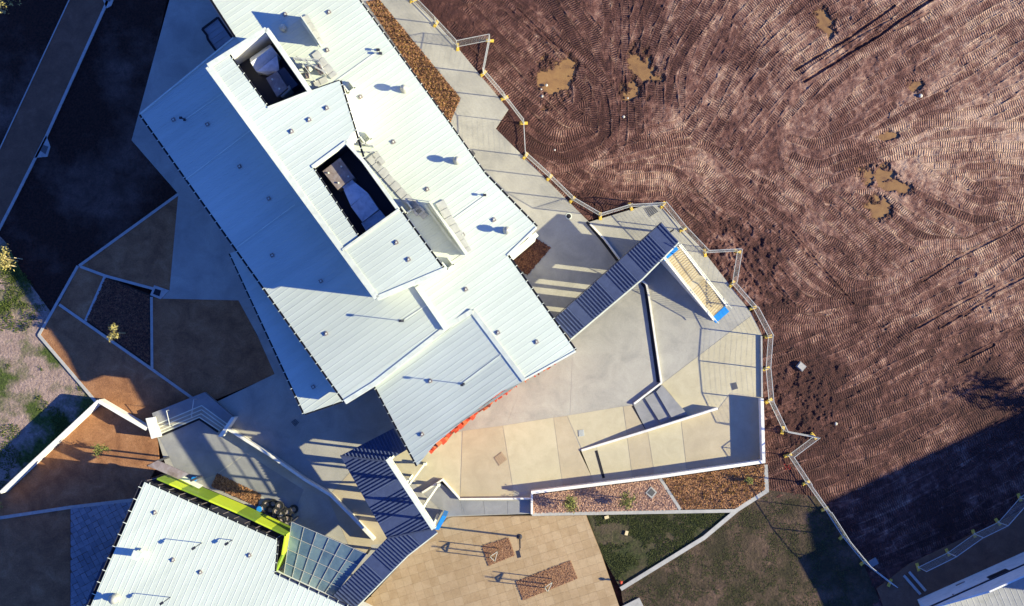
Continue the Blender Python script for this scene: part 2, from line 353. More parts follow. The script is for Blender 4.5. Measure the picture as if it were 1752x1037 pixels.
    for line, dep, w in (([(1361, 119), (1400, 95), (1450, 66), (1490, 38), (1530, 10)], .2, .12), ([(1376, 139), (1420, 112), (1460, 86), (1505, 60), (1545, 30), (1600, -5)], .22, .13), ([(1412, 100), (1440, 80), (1480, 55), (1525, 32)], .06, .1),
                    ([(1580, 480), (1640, 440), (1720, 400), (1760, 375)], .07, .12), ([(1570, 560), (1640, 520), (1700, 490)], .07, .12), ([(1650, 540), (1700, 500), (1760, 470)], .08, .12), ([(1610, 560), (1660, 530), (1700, 508)], .06, .1),
                    ([(885, 15), (930, 60), (985, 110)], .05, .1), ([(1355, 395), (1400, 450), (1460, 520)], .03, .1), ([(1640, 620), (1700, 590)], .07, .14), ([(1535, 50), (1590, 20)], .05, .12)):
        paint([tuple(P(a, b).xy) for a, b in line], w, dep, 0, .2, .06, 1.8)
    cl = fbm(X, Y, .42, 55, 3, .55); cl2 = np.abs(fbm(X, Y, .22, 75, 2)-.5)
    Z += rough*((cl-.5)*.26+cl2*.12); Mk *= (1-rough*.85)
    Mk *= np.clip((fbm(X, Y, .9, 63, 3)-.22)*3.6, .35, 1.15)
    # puddles: hollows filled by a water sheet at z=-.13
    Wd = np.zeros_like(X)
    puds = [(948, 138, 30, 30), (970, 115, 14, 17), (1095, 112, 15, 30), (1085, 150, 18, 17), (1103, 128, 20, 13), (1413, 38, 16, 22), (1500, 300, 24, 16), (1527, 318, 24, 9), (1503, 352, 14, 20), (1570, 146, 14, 9), (1528, 232, 20, 7), (1545, 322, 16, 8)]
    for a, b, rx, ry in puds:
        q = np.hypot((PX-a)/rx, (PY-b)/ry)+(fbm(X, Y, .8, 91, 5, .65)-.5)*3.0
        Wd = np.maximum(Wd, np.clip(1.25-q, 0, 1))
    kk = np.clip(Wd*1.6, 0, 1); Z = np.where(Wd > 0, Z*(1-kk*.8)-kk*.165, Z); Mk *= 1-np.clip(Wd*3, 0, 1)
    Z = np.minimum(Z, .10)
    # dryness: pale where raised and in broad patches
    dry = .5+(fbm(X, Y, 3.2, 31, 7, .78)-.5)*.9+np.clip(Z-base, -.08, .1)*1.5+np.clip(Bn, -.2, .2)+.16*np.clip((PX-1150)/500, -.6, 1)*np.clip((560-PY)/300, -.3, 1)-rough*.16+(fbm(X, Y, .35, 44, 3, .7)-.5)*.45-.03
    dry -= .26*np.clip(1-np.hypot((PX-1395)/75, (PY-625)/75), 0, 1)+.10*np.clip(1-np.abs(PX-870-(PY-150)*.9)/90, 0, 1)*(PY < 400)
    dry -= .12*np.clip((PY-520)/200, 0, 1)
    nx, ny = X.shape
    idx = np.arange(nx*ny).reshape(nx, ny)
    q = np.stack([idx[:-1, :-1], idx[1:, :-1], idx[1:, 1:], idx[:-1, 1:]], -1).reshape(-1, 4)
    # keep the cells of the field (with a margin under the slabs)
    cxp = PX[:-1, :-1].ravel(); cyp = PY[:-1, :-1].ravel(); poly = MUD
    c = np.zeros(len(cxp), bool)
    for i in range(len(poly)):
        ax, ay = poly[i]; bx, by = poly[(i+1) % len(poly)]
        if ay == by: continue
        cr = ((ay > cyp) != (by > cyp)) & (cxp+9 < (bx-ax)*(cyp-ay)/(by-ay)+ax); c ^= cr
    q = q[c]; used = np.unique(q); rem = np.full(nx*ny, -1); rem[used] = np.arange(len(used)); q = rem[q]
    V = np.stack([X.ravel()[used], Y.ravel()[used], Z.ravel()[used]], 1)
    me = bpy.data.meshes.new('mud_field'); me.vertices.add(len(V)); me.vertices.foreach_set('co', V.astype(np.float32).ravel())
    me.loops.add(len(q)*4); me.loops.foreach_set('vertex_index', q.astype(np.int32).ravel())
    me.polygons.add(len(q)); me.polygons.foreach_set('loop_start', (np.arange(len(q))*4).astype(np.int32))
    me.update(); me.validate()
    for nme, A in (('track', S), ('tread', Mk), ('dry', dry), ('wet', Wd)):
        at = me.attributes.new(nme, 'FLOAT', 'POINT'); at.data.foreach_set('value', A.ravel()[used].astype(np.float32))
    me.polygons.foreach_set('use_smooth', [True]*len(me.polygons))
    m = bpy.data.materials.new('churned_mud'); m.use_nodes = True; N = m.node_tree.nodes; L = m.node_tree.links; b = N['Principled BSDF']
    def att(s): a = N.new('ShaderNodeAttribute'); a.attribute_name = s; return a.outputs['Fac']
    def mth(op, a, bb=None, cc=None):
        k = N.new('ShaderNodeMath'); k.operation = op
        for i, v in enumerate((a, bb, cc)):
            if v is None: continue
            if isinstance(v, (int, float)): k.inputs[i].default_value = v
            else: L.new(v, k.inputs[i])
        return k.outputs[0]
    g = N.new('ShaderNodeNewGeometry')
    nz = N.new('ShaderNodeTexNoise'); nz.inputs['Scale'].default_value = 9; nz.inputs['Detail'].default_value = 9; nz.inputs['Roughness'].default_value = .82; L.new(g.outputs['Position'], nz.inputs['Vector'])
    dry_shade = mth('ADD', att('dry'), mth('MULTIPLY', mth('SUBTRACT', nz.outputs[0], .5), .6))
    tread_shade = mth('MULTIPLY', mth('SINE', mth('MULTIPLY', att('track'), 2*math.pi)), att('tread')); dry_shade = mth('ADD', dry_shade, mth('MULTIPLY', tread_shade, .09))  # tread ridges lightened, grooves darkened: their shading is put into the colour
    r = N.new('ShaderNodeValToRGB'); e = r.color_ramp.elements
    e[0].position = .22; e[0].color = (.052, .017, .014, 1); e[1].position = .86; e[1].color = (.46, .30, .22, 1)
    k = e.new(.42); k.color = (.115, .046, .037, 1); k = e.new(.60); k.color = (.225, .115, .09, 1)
    L.new(dry_shade, r.inputs[0])
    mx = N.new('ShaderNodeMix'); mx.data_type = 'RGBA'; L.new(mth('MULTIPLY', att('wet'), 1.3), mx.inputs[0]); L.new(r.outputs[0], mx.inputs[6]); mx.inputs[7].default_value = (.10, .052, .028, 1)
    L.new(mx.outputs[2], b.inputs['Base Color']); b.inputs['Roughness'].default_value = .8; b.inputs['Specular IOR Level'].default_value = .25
    w = mth('SINE', mth('MULTIPLY', att('track'), 2*math.pi)); w = mth('MULTIPLY', w, att('tread'))
    hgt = mth('ADD', mth('MULTIPLY', w, .06), mth('MULTIPLY', nz.outputs[0], .17))
    bp = N.new('ShaderNodeBump'); bp.inputs['Distance'].default_value = 1.0; L.new(hgt, bp.inputs['Height']); L.new(bp.outputs[0], b.inputs['Normal'])
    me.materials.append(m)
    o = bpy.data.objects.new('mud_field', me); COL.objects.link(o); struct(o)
    # water sheets
    mw = mat('muddy_water', (.25, .135, .05), (.16, .085, .038), (.29, .165, .06), scale=1.1, rough=.22, spec=.5)
    for i, (cxy, rr, txt) in enumerate((((950, 130), 62, 'largest muddy brown puddle in the churned field, nearest the fence bend'), ((1093, 132), 48, 'narrow crooked muddy puddle right of the largest one'), ((1413, 40), 34, 'small muddy puddle at the end of the deep double ruts'),
                           ((1512, 325), 70, 'broken muddy puddle in several pools far out in the field'), ((1570, 146), 26, 'tiny faint puddle below the deep double ruts'), ((1528, 232), 30, 'thin faint puddle above the broken row of pools'))):
        c = P(*cxy, 0); w_ = MB(); n = 24; R = rr/23
        w_.poly([(c.x+R*math.cos(2*math.pi*k/n), c.y+R*math.sin(2*math.pi*k/n), -.118) for k in range(n)])
        o = w_.build('puddle', mw); tag(o, txt, 'puddle'); 
mud()

# concrete plaza -------------------------------------------------
ZC = .12
plaza = slab('concrete_plaza', [(560, -60), (655, -60), (705, 0), (765, 60), (870, 187), (848, 220), (900, 272), (1008, 380), (1115, 348), (1130, 352), (1200, 425), (1285, 535), (1303, 572), (1303, 680), (1309, 792),
       (910, 842), (910, 879), (765, 884), (700, 950), (610, 1060), (430, 1060), (300, 850), (268, 745), (345, 700), (470, 640), (440, 573), (408, 514), (277, 511), (290, 497), (305, 332), (225, 240), (290, 0), (310, -60)], ZC, M['conc'], th=.34)
struct(plaza)
# beige panels, each a slab of its own
Z1 = ZC+.012
def panels(lst, z=Z1, name='concrete_panel', parent=plaza):
    for px, m in lst:
        mb = MB(); c = Vector((sum(p[0] for p in px)/len(px), sum(p[1] for p in px)/len(px)))
        q = [(c.x+(p[0]-c.x)*(1-.6/max(8, (Vector(p)-c).length)), c.y+(p[1]-c.y)*(1-.6/max(8, (Vector(p)-c).length))) for p in px]
        mb.prism([p.xy for p in PP(q, z)], z-.03, z); mb.build(name, M[m], parent)
panels([([(665, 790), (718, 742), (790, 738), (787, 852), (745, 820), (722, 840)], 'beige'), ([(791, 737), (860, 728), (879, 844), (879, 852), (787, 852)], 'beige2'),
        ([(860, 728), (947, 714), (963, 833), (879, 844)], 'beige'), ([(947, 714), (970, 711), (1017, 826), (963, 833)], 'beige2'), ([(970, 711), (1066, 695), (1073, 745), (996, 771)], 'beige'),
        ([(1066, 695), (1082, 692), (1107, 736), (1073, 745)], 'beige2'), ([(991, 772), (1020, 764), (1033, 824), (1017, 826)], 'beige'), ([(1020, 764), (1073, 748), (1082, 818), (1033, 824)], 'beige'),
        ([(1073, 748), (1108, 738), (1120, 813), (1082, 818)], 'beige2'), ([(1108, 738), (1165, 720), (1175, 806), (1120, 813)], 'beige'), ([(1165, 720), (1228, 700), (1250, 672), (1303, 680), (1309, 789), (1175, 806)], 'beige2'),
        ([(1132, 657), (1285, 540), (1302, 574), (1303, 680), (1250, 672), (1228, 698), (1176, 711)], 'beige')])
# beige ground by the lower walkway
panels([([(565, 845), (600, 806), (640, 800), (665, 930), (610, 935)], 'beige2')])
panels([([(560, 848), (612, 970), (640, 925), (600, 882)], 'beige2')], z=Z1+.004)
# grey ramp below the beige court
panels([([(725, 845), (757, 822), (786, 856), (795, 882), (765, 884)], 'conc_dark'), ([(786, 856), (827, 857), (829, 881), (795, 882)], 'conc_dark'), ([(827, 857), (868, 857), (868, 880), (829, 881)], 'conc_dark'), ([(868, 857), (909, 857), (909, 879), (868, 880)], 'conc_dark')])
# upper strip and plaza slabs with joints
panels([([(623, 0), (704, 0), (764, 60), (820, 128), (735, 168), (640, 20)], 'conc'), ([(820, 128), (869, 187), (847, 220), (899, 272), (800, 252), (775, 210), (788, 168), (735, 168)], 'conc'),
        ([(899, 272), (958, 330), (868, 345), (826, 295), (795, 255)], 'conc'), ([(958, 330), (1004, 378), (900, 370), (870, 346)], 'conc'), ([(1012, 383), (1115, 349), (1129, 352), (1195, 422), (1110, 475), (1060, 440)], 'conc'),
        ([(1195, 422), (1284, 535), (1284, 540), (1133, 655), (1112, 485)], 'conc')], z=ZC+.006)
panels([([(980, 582), (1103, 487), (1126, 655), (1080, 690), (975, 708)], 'conc'), ([(893, 653), (978, 583), (973, 708), (868, 724)], 'conc'), ([(893, 653), (868, 724), (791, 735), (800, 716), (850, 680)], 'conc')], z=ZC+.006)
# steps between the plaza levels
st = thing('concrete_steps', 'three broad grey concrete steps between the plaza and the thin white wall', 'steps', P(1120, 700, ZC))
for k, q in enumerate(([(1083, 691), (1102, 681), (1130, 724), (1105, 735)], [(1103, 681), (1121, 670), (1148, 714), (1130, 724)], [(1122, 670), (1132, 659), (1176, 709), (1148, 714)])):
    mb = MB(); mb.prism([p.xy for p in PP(q, ZC)], ZC-.05, ZC+.04+.12*k); mb.build('step', M['conc_dark'], st)
# retaining and garden walls
def wall_thing(name, label, cat, px, w, h, m='kerb_w', z0=ZC-.05, extra=None):
    mb = MB(); strip(mb, px, w, z0, z0+.05+h); o = mb.build(name, M[m], org=P(px[0][0], px[0][1], z0)); tag(o, label, cat); return o
A_, B_ = P(995, 771, .3), P(1228, 699, .85); fz = lambda x, y: ZC+.10+.62*max(0, min(1, (x-A_.x)/(B_.x-A_.x)*1.15)); pts = [A_.xy, P(1107, 737, .5).xy, B_.xy]; Lr, Rr = offset_line(pts, .08), offset_line(pts, -.08); mb = MB()
for i in range(2): mb.prism([Lr[i], Lr[i+1], Rr[i+1], Rr[i]], ZC-.05, fz)
tag(mb.build('retaining_wall', M['kerb_w'], org=(A_.x, A_.y, ZC)), 'thin white retaining wall dividing the two ramps of the plaza', 'wall')
wall_thing('boundary_wall', 'long pale wall between the ramp and the mulch planter, turning up beside the mud', 'wall', [(909, 843), (1120, 817), (1307, 790), (1304, 682)], .22, .9)
wall_thing('kerb', 'low concrete kerb along the right edge of the beige plaza', 'kerb', [(1304, 680), (1303, 575)], .12, .16, 'kerb')
wall_thing('kerb_wall', 'low white edged wall curving from the upper plaza under the dark walkway', 'wall', [(1010, 383), (1035, 410), (1062, 446)], .13, .22)
wall_thing('plaza_wall', 'low pale wall running down the middle of the grey plaza to the steps', 'wall', [(1097, 479), (1106, 486), (1110, 505), (1132, 655), (1085, 691)], .13, .22)
for nm, ln, lab in (('drain_slot', [(1004, 380), (1030, 411), (1058, 448)], 'black drain slot beside the low wall at the upper plaza corner'), ('drain_slot', [(1098, 484), (1104, 492), (1126, 654)], 'black drain slot down the middle of the grey plaza'),
                ('drain_slot', [(1083, 694), (1106, 734)], 'short black slot at the foot of the broad steps'), ('drain_slot', [(1020, 771), (1033, 818)], 'short black slot crossing the lower ramp')):
    mb = MB(); strip(mb, ln, .20 if ln[0][0] != 1098 else .22, ZC-.02, ZC+.024); tag(mb.build(nm, M['black'], org=P(*ln[0], ZC)), lab, 'drain')
wall_thing('kerb', 'white kerb zigzag between the beige court and the grey ramp', 'kerb', [(722, 843), (757, 821), (787, 854), (909, 853)], .12, .3)
wall_thing('kerb', 'short white wall at the left end of the mulch planter', 'kerb', [(910, 843), (910, 880)], .15, .35)
wall_thing('kerb', 'straight concrete kerb under the gravel planter', 'kerb', [(910, 880), (1262, 874)], .25, .08, 'kerb')
wall_thing('kerb', 'concrete edging path running down the slope past the grass', 'kerb', [(1310, 795), (1312, 840), (1262, 872), (1205, 920), (1062, 1008)], .3, .07, 'kerb')
wall_thing('kerb', 'short concrete divider between gravel and bark in the planter', 'kerb', [(1130, 819), (1164, 872)], .22, .1, 'kerb')

ZB_ = .10
# planters -------------------------------------------------------
def bbox(poly): xs = [p[0] for p in poly]; ys = [p[1] for p in poly]; return min(xs), max(xs), min(ys), max(ys)
def chips(name, px, z, n, size, m, label, cat, parent_name=None, hvar=.04, soil='bed'):
    o = slab(name+'_bed', px, z, M[soil], th=.12); struct(o)
    w = [p.xy for p in PP(px, z)]; x0, x1, y0, y1 = bbox(w); mb = MB(); k = 0
    while k < n:
        x = random.uniform(x0, x1); y = random.uniform(y0, y1); k += 1
        if not inside(x, y, w): continue
        a = random.random()*6.28; s = size*random.uniform(.5, 1.5); c = Vector((x, y, z+random.uniform(.005, hvar)))
        u = Vector((math.cos(a), math.sin(a), random.uniform(-.5, .5)))*s; v = Vector((-math.sin(a), math.cos(a), random.uniform(-.5, .5)))*s*.5
        mb.poly([c-u-v, c+u-v, c+u*.8+v, c-u+v], random.random())
    o = mb.build(name, M[m], tint=True); stuff(o, label, cat); return o
chips('gravel_mulch', [(912, 847), (1128, 820), (1161, 872), (912, 878)], ZC+.02, 30000, .042, 'gravel', 'pink gravel mulch filling the left part of the long planter', 'gravel', hvar=.08)
chips('bark_mulch', [(1134, 819), (1307, 795), (1309, 837), (1260, 869), (1167, 871)], ZC+.02, 24000, .045, 'chips', 'brown bark mulch filling the right part of the long planter', 'mulch', hvar=.08, soil='bed')
chips('planting_mulch', [(626, 3), (648, -2), (788, 168), (769, 213)], ZC+.02, 22000, .045, 'chips', 'orange brown bark mulch in the tapering bed beside the long roof', 'mulch', hvar=.06)
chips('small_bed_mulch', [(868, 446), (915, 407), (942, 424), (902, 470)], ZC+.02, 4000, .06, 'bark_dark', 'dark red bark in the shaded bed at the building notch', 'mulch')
chips('courtyard_mulch', [(372, 811), (447, 846), (440, 866), (362, 832)], ZC+.02, 4500, .06, 'chips', 'rusty bark in the small courtyard bed beside the green wall', 'mulch')
chips('tree_pit_mulch', [(825, 934), (870, 920), (881, 950), (836, 968)], ZC+.05, 9000, .028, 'pit', 'orange bark filling the smaller square tree pit', 'mulch', soil='brown')
chips('tree_pit_mulch', [(883, 995), (976, 959), (988, 990), (895, 1027)], ZC+.05, 18000, .028, 'pit', 'orange bark filling the longer tree pit', 'mulch', soil='brown')
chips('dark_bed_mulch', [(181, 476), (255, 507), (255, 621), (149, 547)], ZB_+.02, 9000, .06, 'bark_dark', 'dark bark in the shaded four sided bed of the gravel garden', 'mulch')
# tussock rows
def tuft(mb, c, h, r, n, w=.02, lean=.6):
    for _ in range(n):
        a = random.random()*6.28; l = random.uniform(.3, 1)*r; t = Vector((math.cos(a)*l, math.sin(a)*l, h*random.uniform(.6, 1))); s = Vector((-math.sin(a), math.cos(a), 0))*w
        mb.poly([c-s, c+s, c+t], random.random())
mb = MB(); bed = [p.xy for p in PP([(628, 5), (648, 0), (786, 168), (769, 210)], 0)]
x0, x1, y0, y1 = bbox(bed); rowd = Vector((1, -.02)).normalized(); y = y0
while y < y1:
    x = x0+random.random()*.3
    while x < x1:
        X, Yq = x, y+random.uniform(-.06, .06)+.05*math.sin(x*2)
        if inside(X, Yq, bed): tuft(mb, Vector((X, Yq, ZC+.02)), .34, .2, 12, .025)
        x += random.uniform(.28, .4)
    y += .40
stuff(mb.build('dry_tussocks', M['straw'], tint=True), 'rows of small dry tussocks planted in the tapering bed', 'plants')
mb = MB(); bed = [p.xy for p in PP([(1136, 820), (1306, 797), (1308, 835), (1260, 867), (1168, 869)], 0)]; x0, x1, y0, y1 = bbox(bed)
for _ in range(260):
    X, Yq = random.uniform(x0, x1), random.uniform(y0, y1)
    if inside(X, Yq, bed): tuft(mb, Vector((X, Yq, ZC+.02)), .3, .16, 10, .02)
stuff(mb.build('dry_tussocks', M['straw'], tint=True), 'scattered dry tussocks in the bark of the long planter', 'plants')

# lower court of tan pavers -------------------------------------
M['court_base'] = mat('sand_joint', (.28, .19, .105), scale=2, rough=1)
court = slab('paved_court', [(765, 884), (1003, 881), (1030, 950), (1067, 1060), (560, 1060), (700, 950)], ZC, M['court_base'], th=.3); struct(court)
M['paver'] = mat('tan_paver', (.375, .26, .145), (.33, .225, .12), (.41, .29, .165), scale=1.3, rough=.9, fine=.12, bump=.008)
M['paver2'] = mat('pale_tan_paver', (.39, .275, .155), (.35, .245, .135), (.42, .30, .175), scale=1.3, rough=.9, fine=.1, bump=.008)
M['paver3'] = mat('deep_tan_paver', (.35, .24, .13), (.315, .21, .11), (.38, .265, .145), scale=1.3, rough=.9, fine=.12, bump=.008)
cpoly = [tuple(p.xy) for p in PP([(768, 885), (1002, 882), (1029, 950), (1062, 1045), (640, 1045), (615, 1040), (700, 950)], ZC)]
def tiles(parent, poly, size, rz, mats, z, name, limit=300, holes=(), gap=.012, jit=.004, wild=0):
    q = Matrix.Rotation(rz, 2); qi = Matrix.Rotation(-rz, 2); loc = [tuple(qi@Vector(p)) for p in poly]; x0, x1, y0, y1 = bbox(loc)
    full = {}; rest = MB(); cnt = 0
    i0, i1, j0, j1 = int(x0/size)-1, int(x1/size)+1, int(y0/size)-1, int(y1/size)+1
    cells = [(i, j) for i in range(i0, i1+1) for j in range(j0, j1+1)]; random.shuffle(cells)
    for i, j in cells:
        wx = random.uniform(-wild, wild); wy = random.uniform(-wild, wild)
        c = [(i*size+gap, j*size+gap), ((i+1)*size-gap, j*size+gap), ((i+1)*size-gap, (j+1)*size-gap), (i*size+gap, (j+1)*size-gap)]
        c = [(a+random.uniform(-wild, wild), b+random.uniform(-wild, wild)) for a, b in c]
        p = list(loc)
        for k in range(4):
            a, b = c[k], c[(k+1) % 4]; nx, ny = b[1]-a[1], -(b[0]-a[0]); p = clip(p, nx, ny, nx*a[0]+ny*a[1])
            if len(p) < 3: break
        if len(p) < 3 or area(p) < .02: continue
        ctr = q@Vector((sum(v[0] for v in p)/len(p), sum(v[1] for v in p)/len(p)))
        if any(inside(ctr.x, ctr.y, h) for h in holes): continue
        zz = z+random.uniform(-jit, jit); m = random.choice(mats)
        whole = area(p) > .98*(size-2*gap)**2 and not wild
        if cnt < limit:
            cnt += 1
            if whole:
                if m not in full:
                    s = size/2-gap; b = MB(); b.prism([(-s, -s), (s, -s), (s, s), (-s, s)], -.03, 0); full[m] = b.mesh(name, M[m])
                o = bpy.data.objects.new(name, full[m]); COL.objects.link(o); o.parent = parent; cc = q@Vector(((i+.5)*size, (j+.5)*size)); o.location = (cc.x, cc.y, zz); o.rotation_euler = (0, 0, rz)
            else:
                b = MB(); b.prism([tuple(q@Vector(v)) for v in p], zz-.03, zz); b.build(name, M[m], parent)
        else: rest.prism([tuple(q@Vector(v)) for v in p], zz-.03, zz)
    if rest.v: stuff(rest.build(name, M[mats[0]], parent))
pits = [[tuple(p.xy) for p in PP(q, ZC)] for q in ([(825, 934), (870, 920), (881, 950), (836, 968)], [(883, 995), (976, 959), (988, 990), (895, 1027)])]
tiles(court, cpoly, .64, math.radians(17), ['paver', 'paver2', 'paver', 'paver3'], ZC+.03, 'paver', limit=300, gap=.004, jit=.002)
# grass beside the court and slope
M['lawn_tri'] = lawn_mat('green_verge', (.11, .075, .05), (.07, .045, .032), (.046, .052, .015), (.02, .025, .008), .4, .46, .12)
struct(slab('grass_verge', [(1004, 880), (1262, 875), (1205, 922), (1062, 1008), (1030, 950)], .05, M['lawn_tri'], th=.3))
struct(slab('grass_slope', [(1312, 838), (1400, 850), (1475, 960), (1520, 1060), (1070, 1060), (1062, 1005), (1205, 920)], .03, M['lawn_green'], th=.3))
wall_thing('paving_slab', 'light concrete slab at the bottom edge below the kerb path', 'slab', [(1068, 1046), (1098, 1031)], .8, .03, 'kerb')
# ---------------- left side
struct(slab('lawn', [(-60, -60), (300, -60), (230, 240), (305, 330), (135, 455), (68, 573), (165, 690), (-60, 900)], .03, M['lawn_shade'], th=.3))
struct(slab('sunlit_lawn', [(-60, 340), (10, 415), (40, 470), (95, 545), (68, 573), (165, 690), (-60, 900)], .045, M['lawn'], th=.3))  # paler lawn copy, cut where the cast shadow ends
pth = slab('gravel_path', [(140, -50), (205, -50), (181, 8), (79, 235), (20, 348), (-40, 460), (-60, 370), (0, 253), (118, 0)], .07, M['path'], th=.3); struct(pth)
mb = MB(); strip(mb, [(205, -50), (180, 10), (79, 233), (20, 350), (-40, 465)], .2, 0, .12); tag(mb.build('path_kerb', M['kerb'], org=P(180, 10)), 'long concrete kerb on the right of the shaded gravel path', 'kerb')
mb = MB(); strip(mb, [(140, -50), (118, 0), (0, 253), (-50, 362)], .08, 0, .11); tag(mb.build('path_edging', M['kerb'], org=P(118, 0)), 'thin edging on the left of the shaded gravel path', 'kerb')
for q, g, t in (([(59, 270), (81, 268), (86, 251), (79, 232)], [(69, 258), (74, 248), (83, 251), (78, 264)], 'beside the middle of the gravel path'), ([(176, 0), (194, 0), (190, 10), (182, 14)], [(180, -4), (190, -2), (188, 3), (180, 1)], 'at the top end of the gravel path')):
    o = thing('drain_pit', 'small concrete drain pit with dark lid '+t, 'drain pit', P(*q[0], .1))
    mb = MB(); mb.prism([p.xy for p in PP(q, .1)], -.1, .12); mb.build('collar', M['kerb'], o); mb = MB(); mb.prism([p.xy for p in PP(g, .1)], .1, .135); mb.build('lid', M['grate'], o)
ZB = .10
for nm, q, m in (('gravel_panel', [(305, 332), (290, 497), (266, 492), (180, 472), (135, 455)], 'brown'), ('gravel_panel', [(135, 457), (177, 472), (146, 548), (101, 520)], 'brown'), ('planting_soil', [(180, 473), (258, 505), (258, 626), (147, 548)], 'bed'),
                 ('gravel_panel', [(260, 508), (408, 514), (474, 640), (371, 683), (330, 680), (260, 630)], 'brown'), ('gravel_panel', [(99, 522), (330, 682), (262, 708), (268, 748), (250, 734), (167, 688), (68, 573)], 'brown'),
                 ('gravel_panel', [(168, 687), (250, 734), (270, 748), (272, 790), (240, 850), (225, 857), (0, 886), (-30, 880), (1, 843)], 'brown'), ('gravel_panel', [(-60, 893), (120, 870), (120, 1060), (-60, 1060)], 'brown')):
    struct(slab(nm, q, ZB, M[m], th=.3))
ed = thing('garden_edging', 'grid of concrete edging strips dividing the shaded gravel garden', 'edging', P(135, 455))
for ln, w in (([(305, 332), (135, 455)], .2), ([(133, 455), (66, 574)], .2), ([(66, 573), (166, 690)], .22), ([(137, 456), (180, 472), (266, 495)], .2), ([(179, 474), (146, 549)], .2), ([(101, 521), (260, 632), (330, 682)], .2), ([(259, 508), (260, 630)], .2)):
    mb = MB(); strip(mb, ln, w, 0, .13+.0005*len(ln)+.001*random.random()); mb.build('edging_strip', M['kerb'], ed)
o = thing('drain_pit', 'square dark drain grate in pale surround at the gravel garden corner', 'drain pit', P(268, 498, .1)); mb = MB(); mb.prism([p.xy for p in PP([(264, 488), (290, 497), (275, 512), (257, 505)], .1)], 0, .142); mb.build('collar', M['kerb'], o)
mb = MB(); mb.prism([p.xy for p in PP([(266, 494), (276, 497), (273, 507), (262, 503)], .1)], .1, .158); mb.build('lid', M['black'], o)
ww = thing('garden_wall', 'white wall meeting at a point round the triangular gravel yard at left', 'wall', P(168, 686))
mb = MB(); strip(mb, [(0, 843), (168, 686)], .2, 0, 1.35); mb.build('wall_leg', M['kerb_w'], ww); mb = MB(); strip(mb, [(168, 686), (212, 712), (250, 734)], .25, 0, 1.349); mb.build('wall_leg', M['kerb_w'], ww)
mb = MB(); strip(mb, [(-40, 893), (0, 886), (120, 868), (232, 855)], .24, 0, .15); tag(mb.build('kerb', M['kerb'], org=P(0, 886)), 'concrete kerb across the shaded yard at lower left', 'kerb')
cob = slab('cobbled_yard', [(120, 869), (235, 854), (165, 1060), (120, 1060)], .08, M['path'], th=.3); struct(cob)
M['cob'] = mat('pale_cobble', (.26, .26, .27), scale=2, rough=.9, fine=.15); M['cob2'] = mat('grey_cobble', (.21, .21, .225), scale=2, rough=.9, fine=.15)
tiles(cob, [tuple(p.xy) for p in PP([(121, 870), (233, 856), (165, 1045), (121, 1045)], .1)], .42, math.radians(28), ['cob', 'cob', 'cob2'], .13, 'cobble', wild=.02, gap=.012)
# stairs down to the courtyard
st = thing('entrance_stairs', 'bent flight of shaded steps between two white blocks with two handrails', 'steps', P(330, 715))
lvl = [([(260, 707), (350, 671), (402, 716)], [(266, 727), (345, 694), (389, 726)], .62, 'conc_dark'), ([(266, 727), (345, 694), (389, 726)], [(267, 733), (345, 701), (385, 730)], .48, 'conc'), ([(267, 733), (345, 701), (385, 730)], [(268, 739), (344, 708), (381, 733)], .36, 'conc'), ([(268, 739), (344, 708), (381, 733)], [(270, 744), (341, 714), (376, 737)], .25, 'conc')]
for a, b, z, m in lvl:
    A = [p.xy for p in PP(a, z)]; B = [p.xy for p in PP(b, z)]
    mb = MB(); mb.prism([A[0], A[1], B[1], B[0]], 0, z); mb.prism([A[1], A[2], B[2], B[1]], 0, z-.0005); mb.build('step' if m == 'conc' else 'landing', M[m], st)
    mb = MB(); strip(mb, b, .07, z-.02, z+.012); mb.build('nosing', M['flash'], st)
mb = MB(); strip(mb, [(271, 747), (341, 717), (373, 739)], .16, ZC, ZC+.03); mb.build('drain_slot', M['black'], st)
for (a, b) in (((294, 701), (298, 728)), ((340, 682), (334, 712))):
    A = P(*a, 0); B = P(*b, 0); mb = MB(); mb.tube([(A.x, A.y, .6), (A.x, A.y, 1.5), (B.x, B.y, 1.15), (B.x, B.y, .3)], .03); mb.build('handrail', M['galv'], st)
for q, lab in (([(249, 716), (262, 714), (270, 748), (259, 751)], ''), ([(396, 714), (402, 714), (380, 747), (373, 747)], '')):
    mb = MB(); mb.prism([p.xy for p in PP(q, 1.3)], 0, 1.3); mb.build('end_wall', M['kerb_w'], st)
wall_thing('courtyard_wall', 'long white capped wall from the stairs down to the lower walkway', 'wall', [(388, 733), (460, 778), (520, 820), (565, 847), (600, 882), (640, 924)], .2, .75)
panels([([(272, 749), (341, 719), (372, 741), (420, 775), (370, 812), (330, 828), (298, 800)], 'conc_dark'), ([(422, 776), (520, 838), (500, 890), (450, 850), (372, 811)], 'conc_dark'), ([(522, 838), (560, 862), (630, 935), (600, 950), (502, 892)], 'conc')], z=ZC+.008)

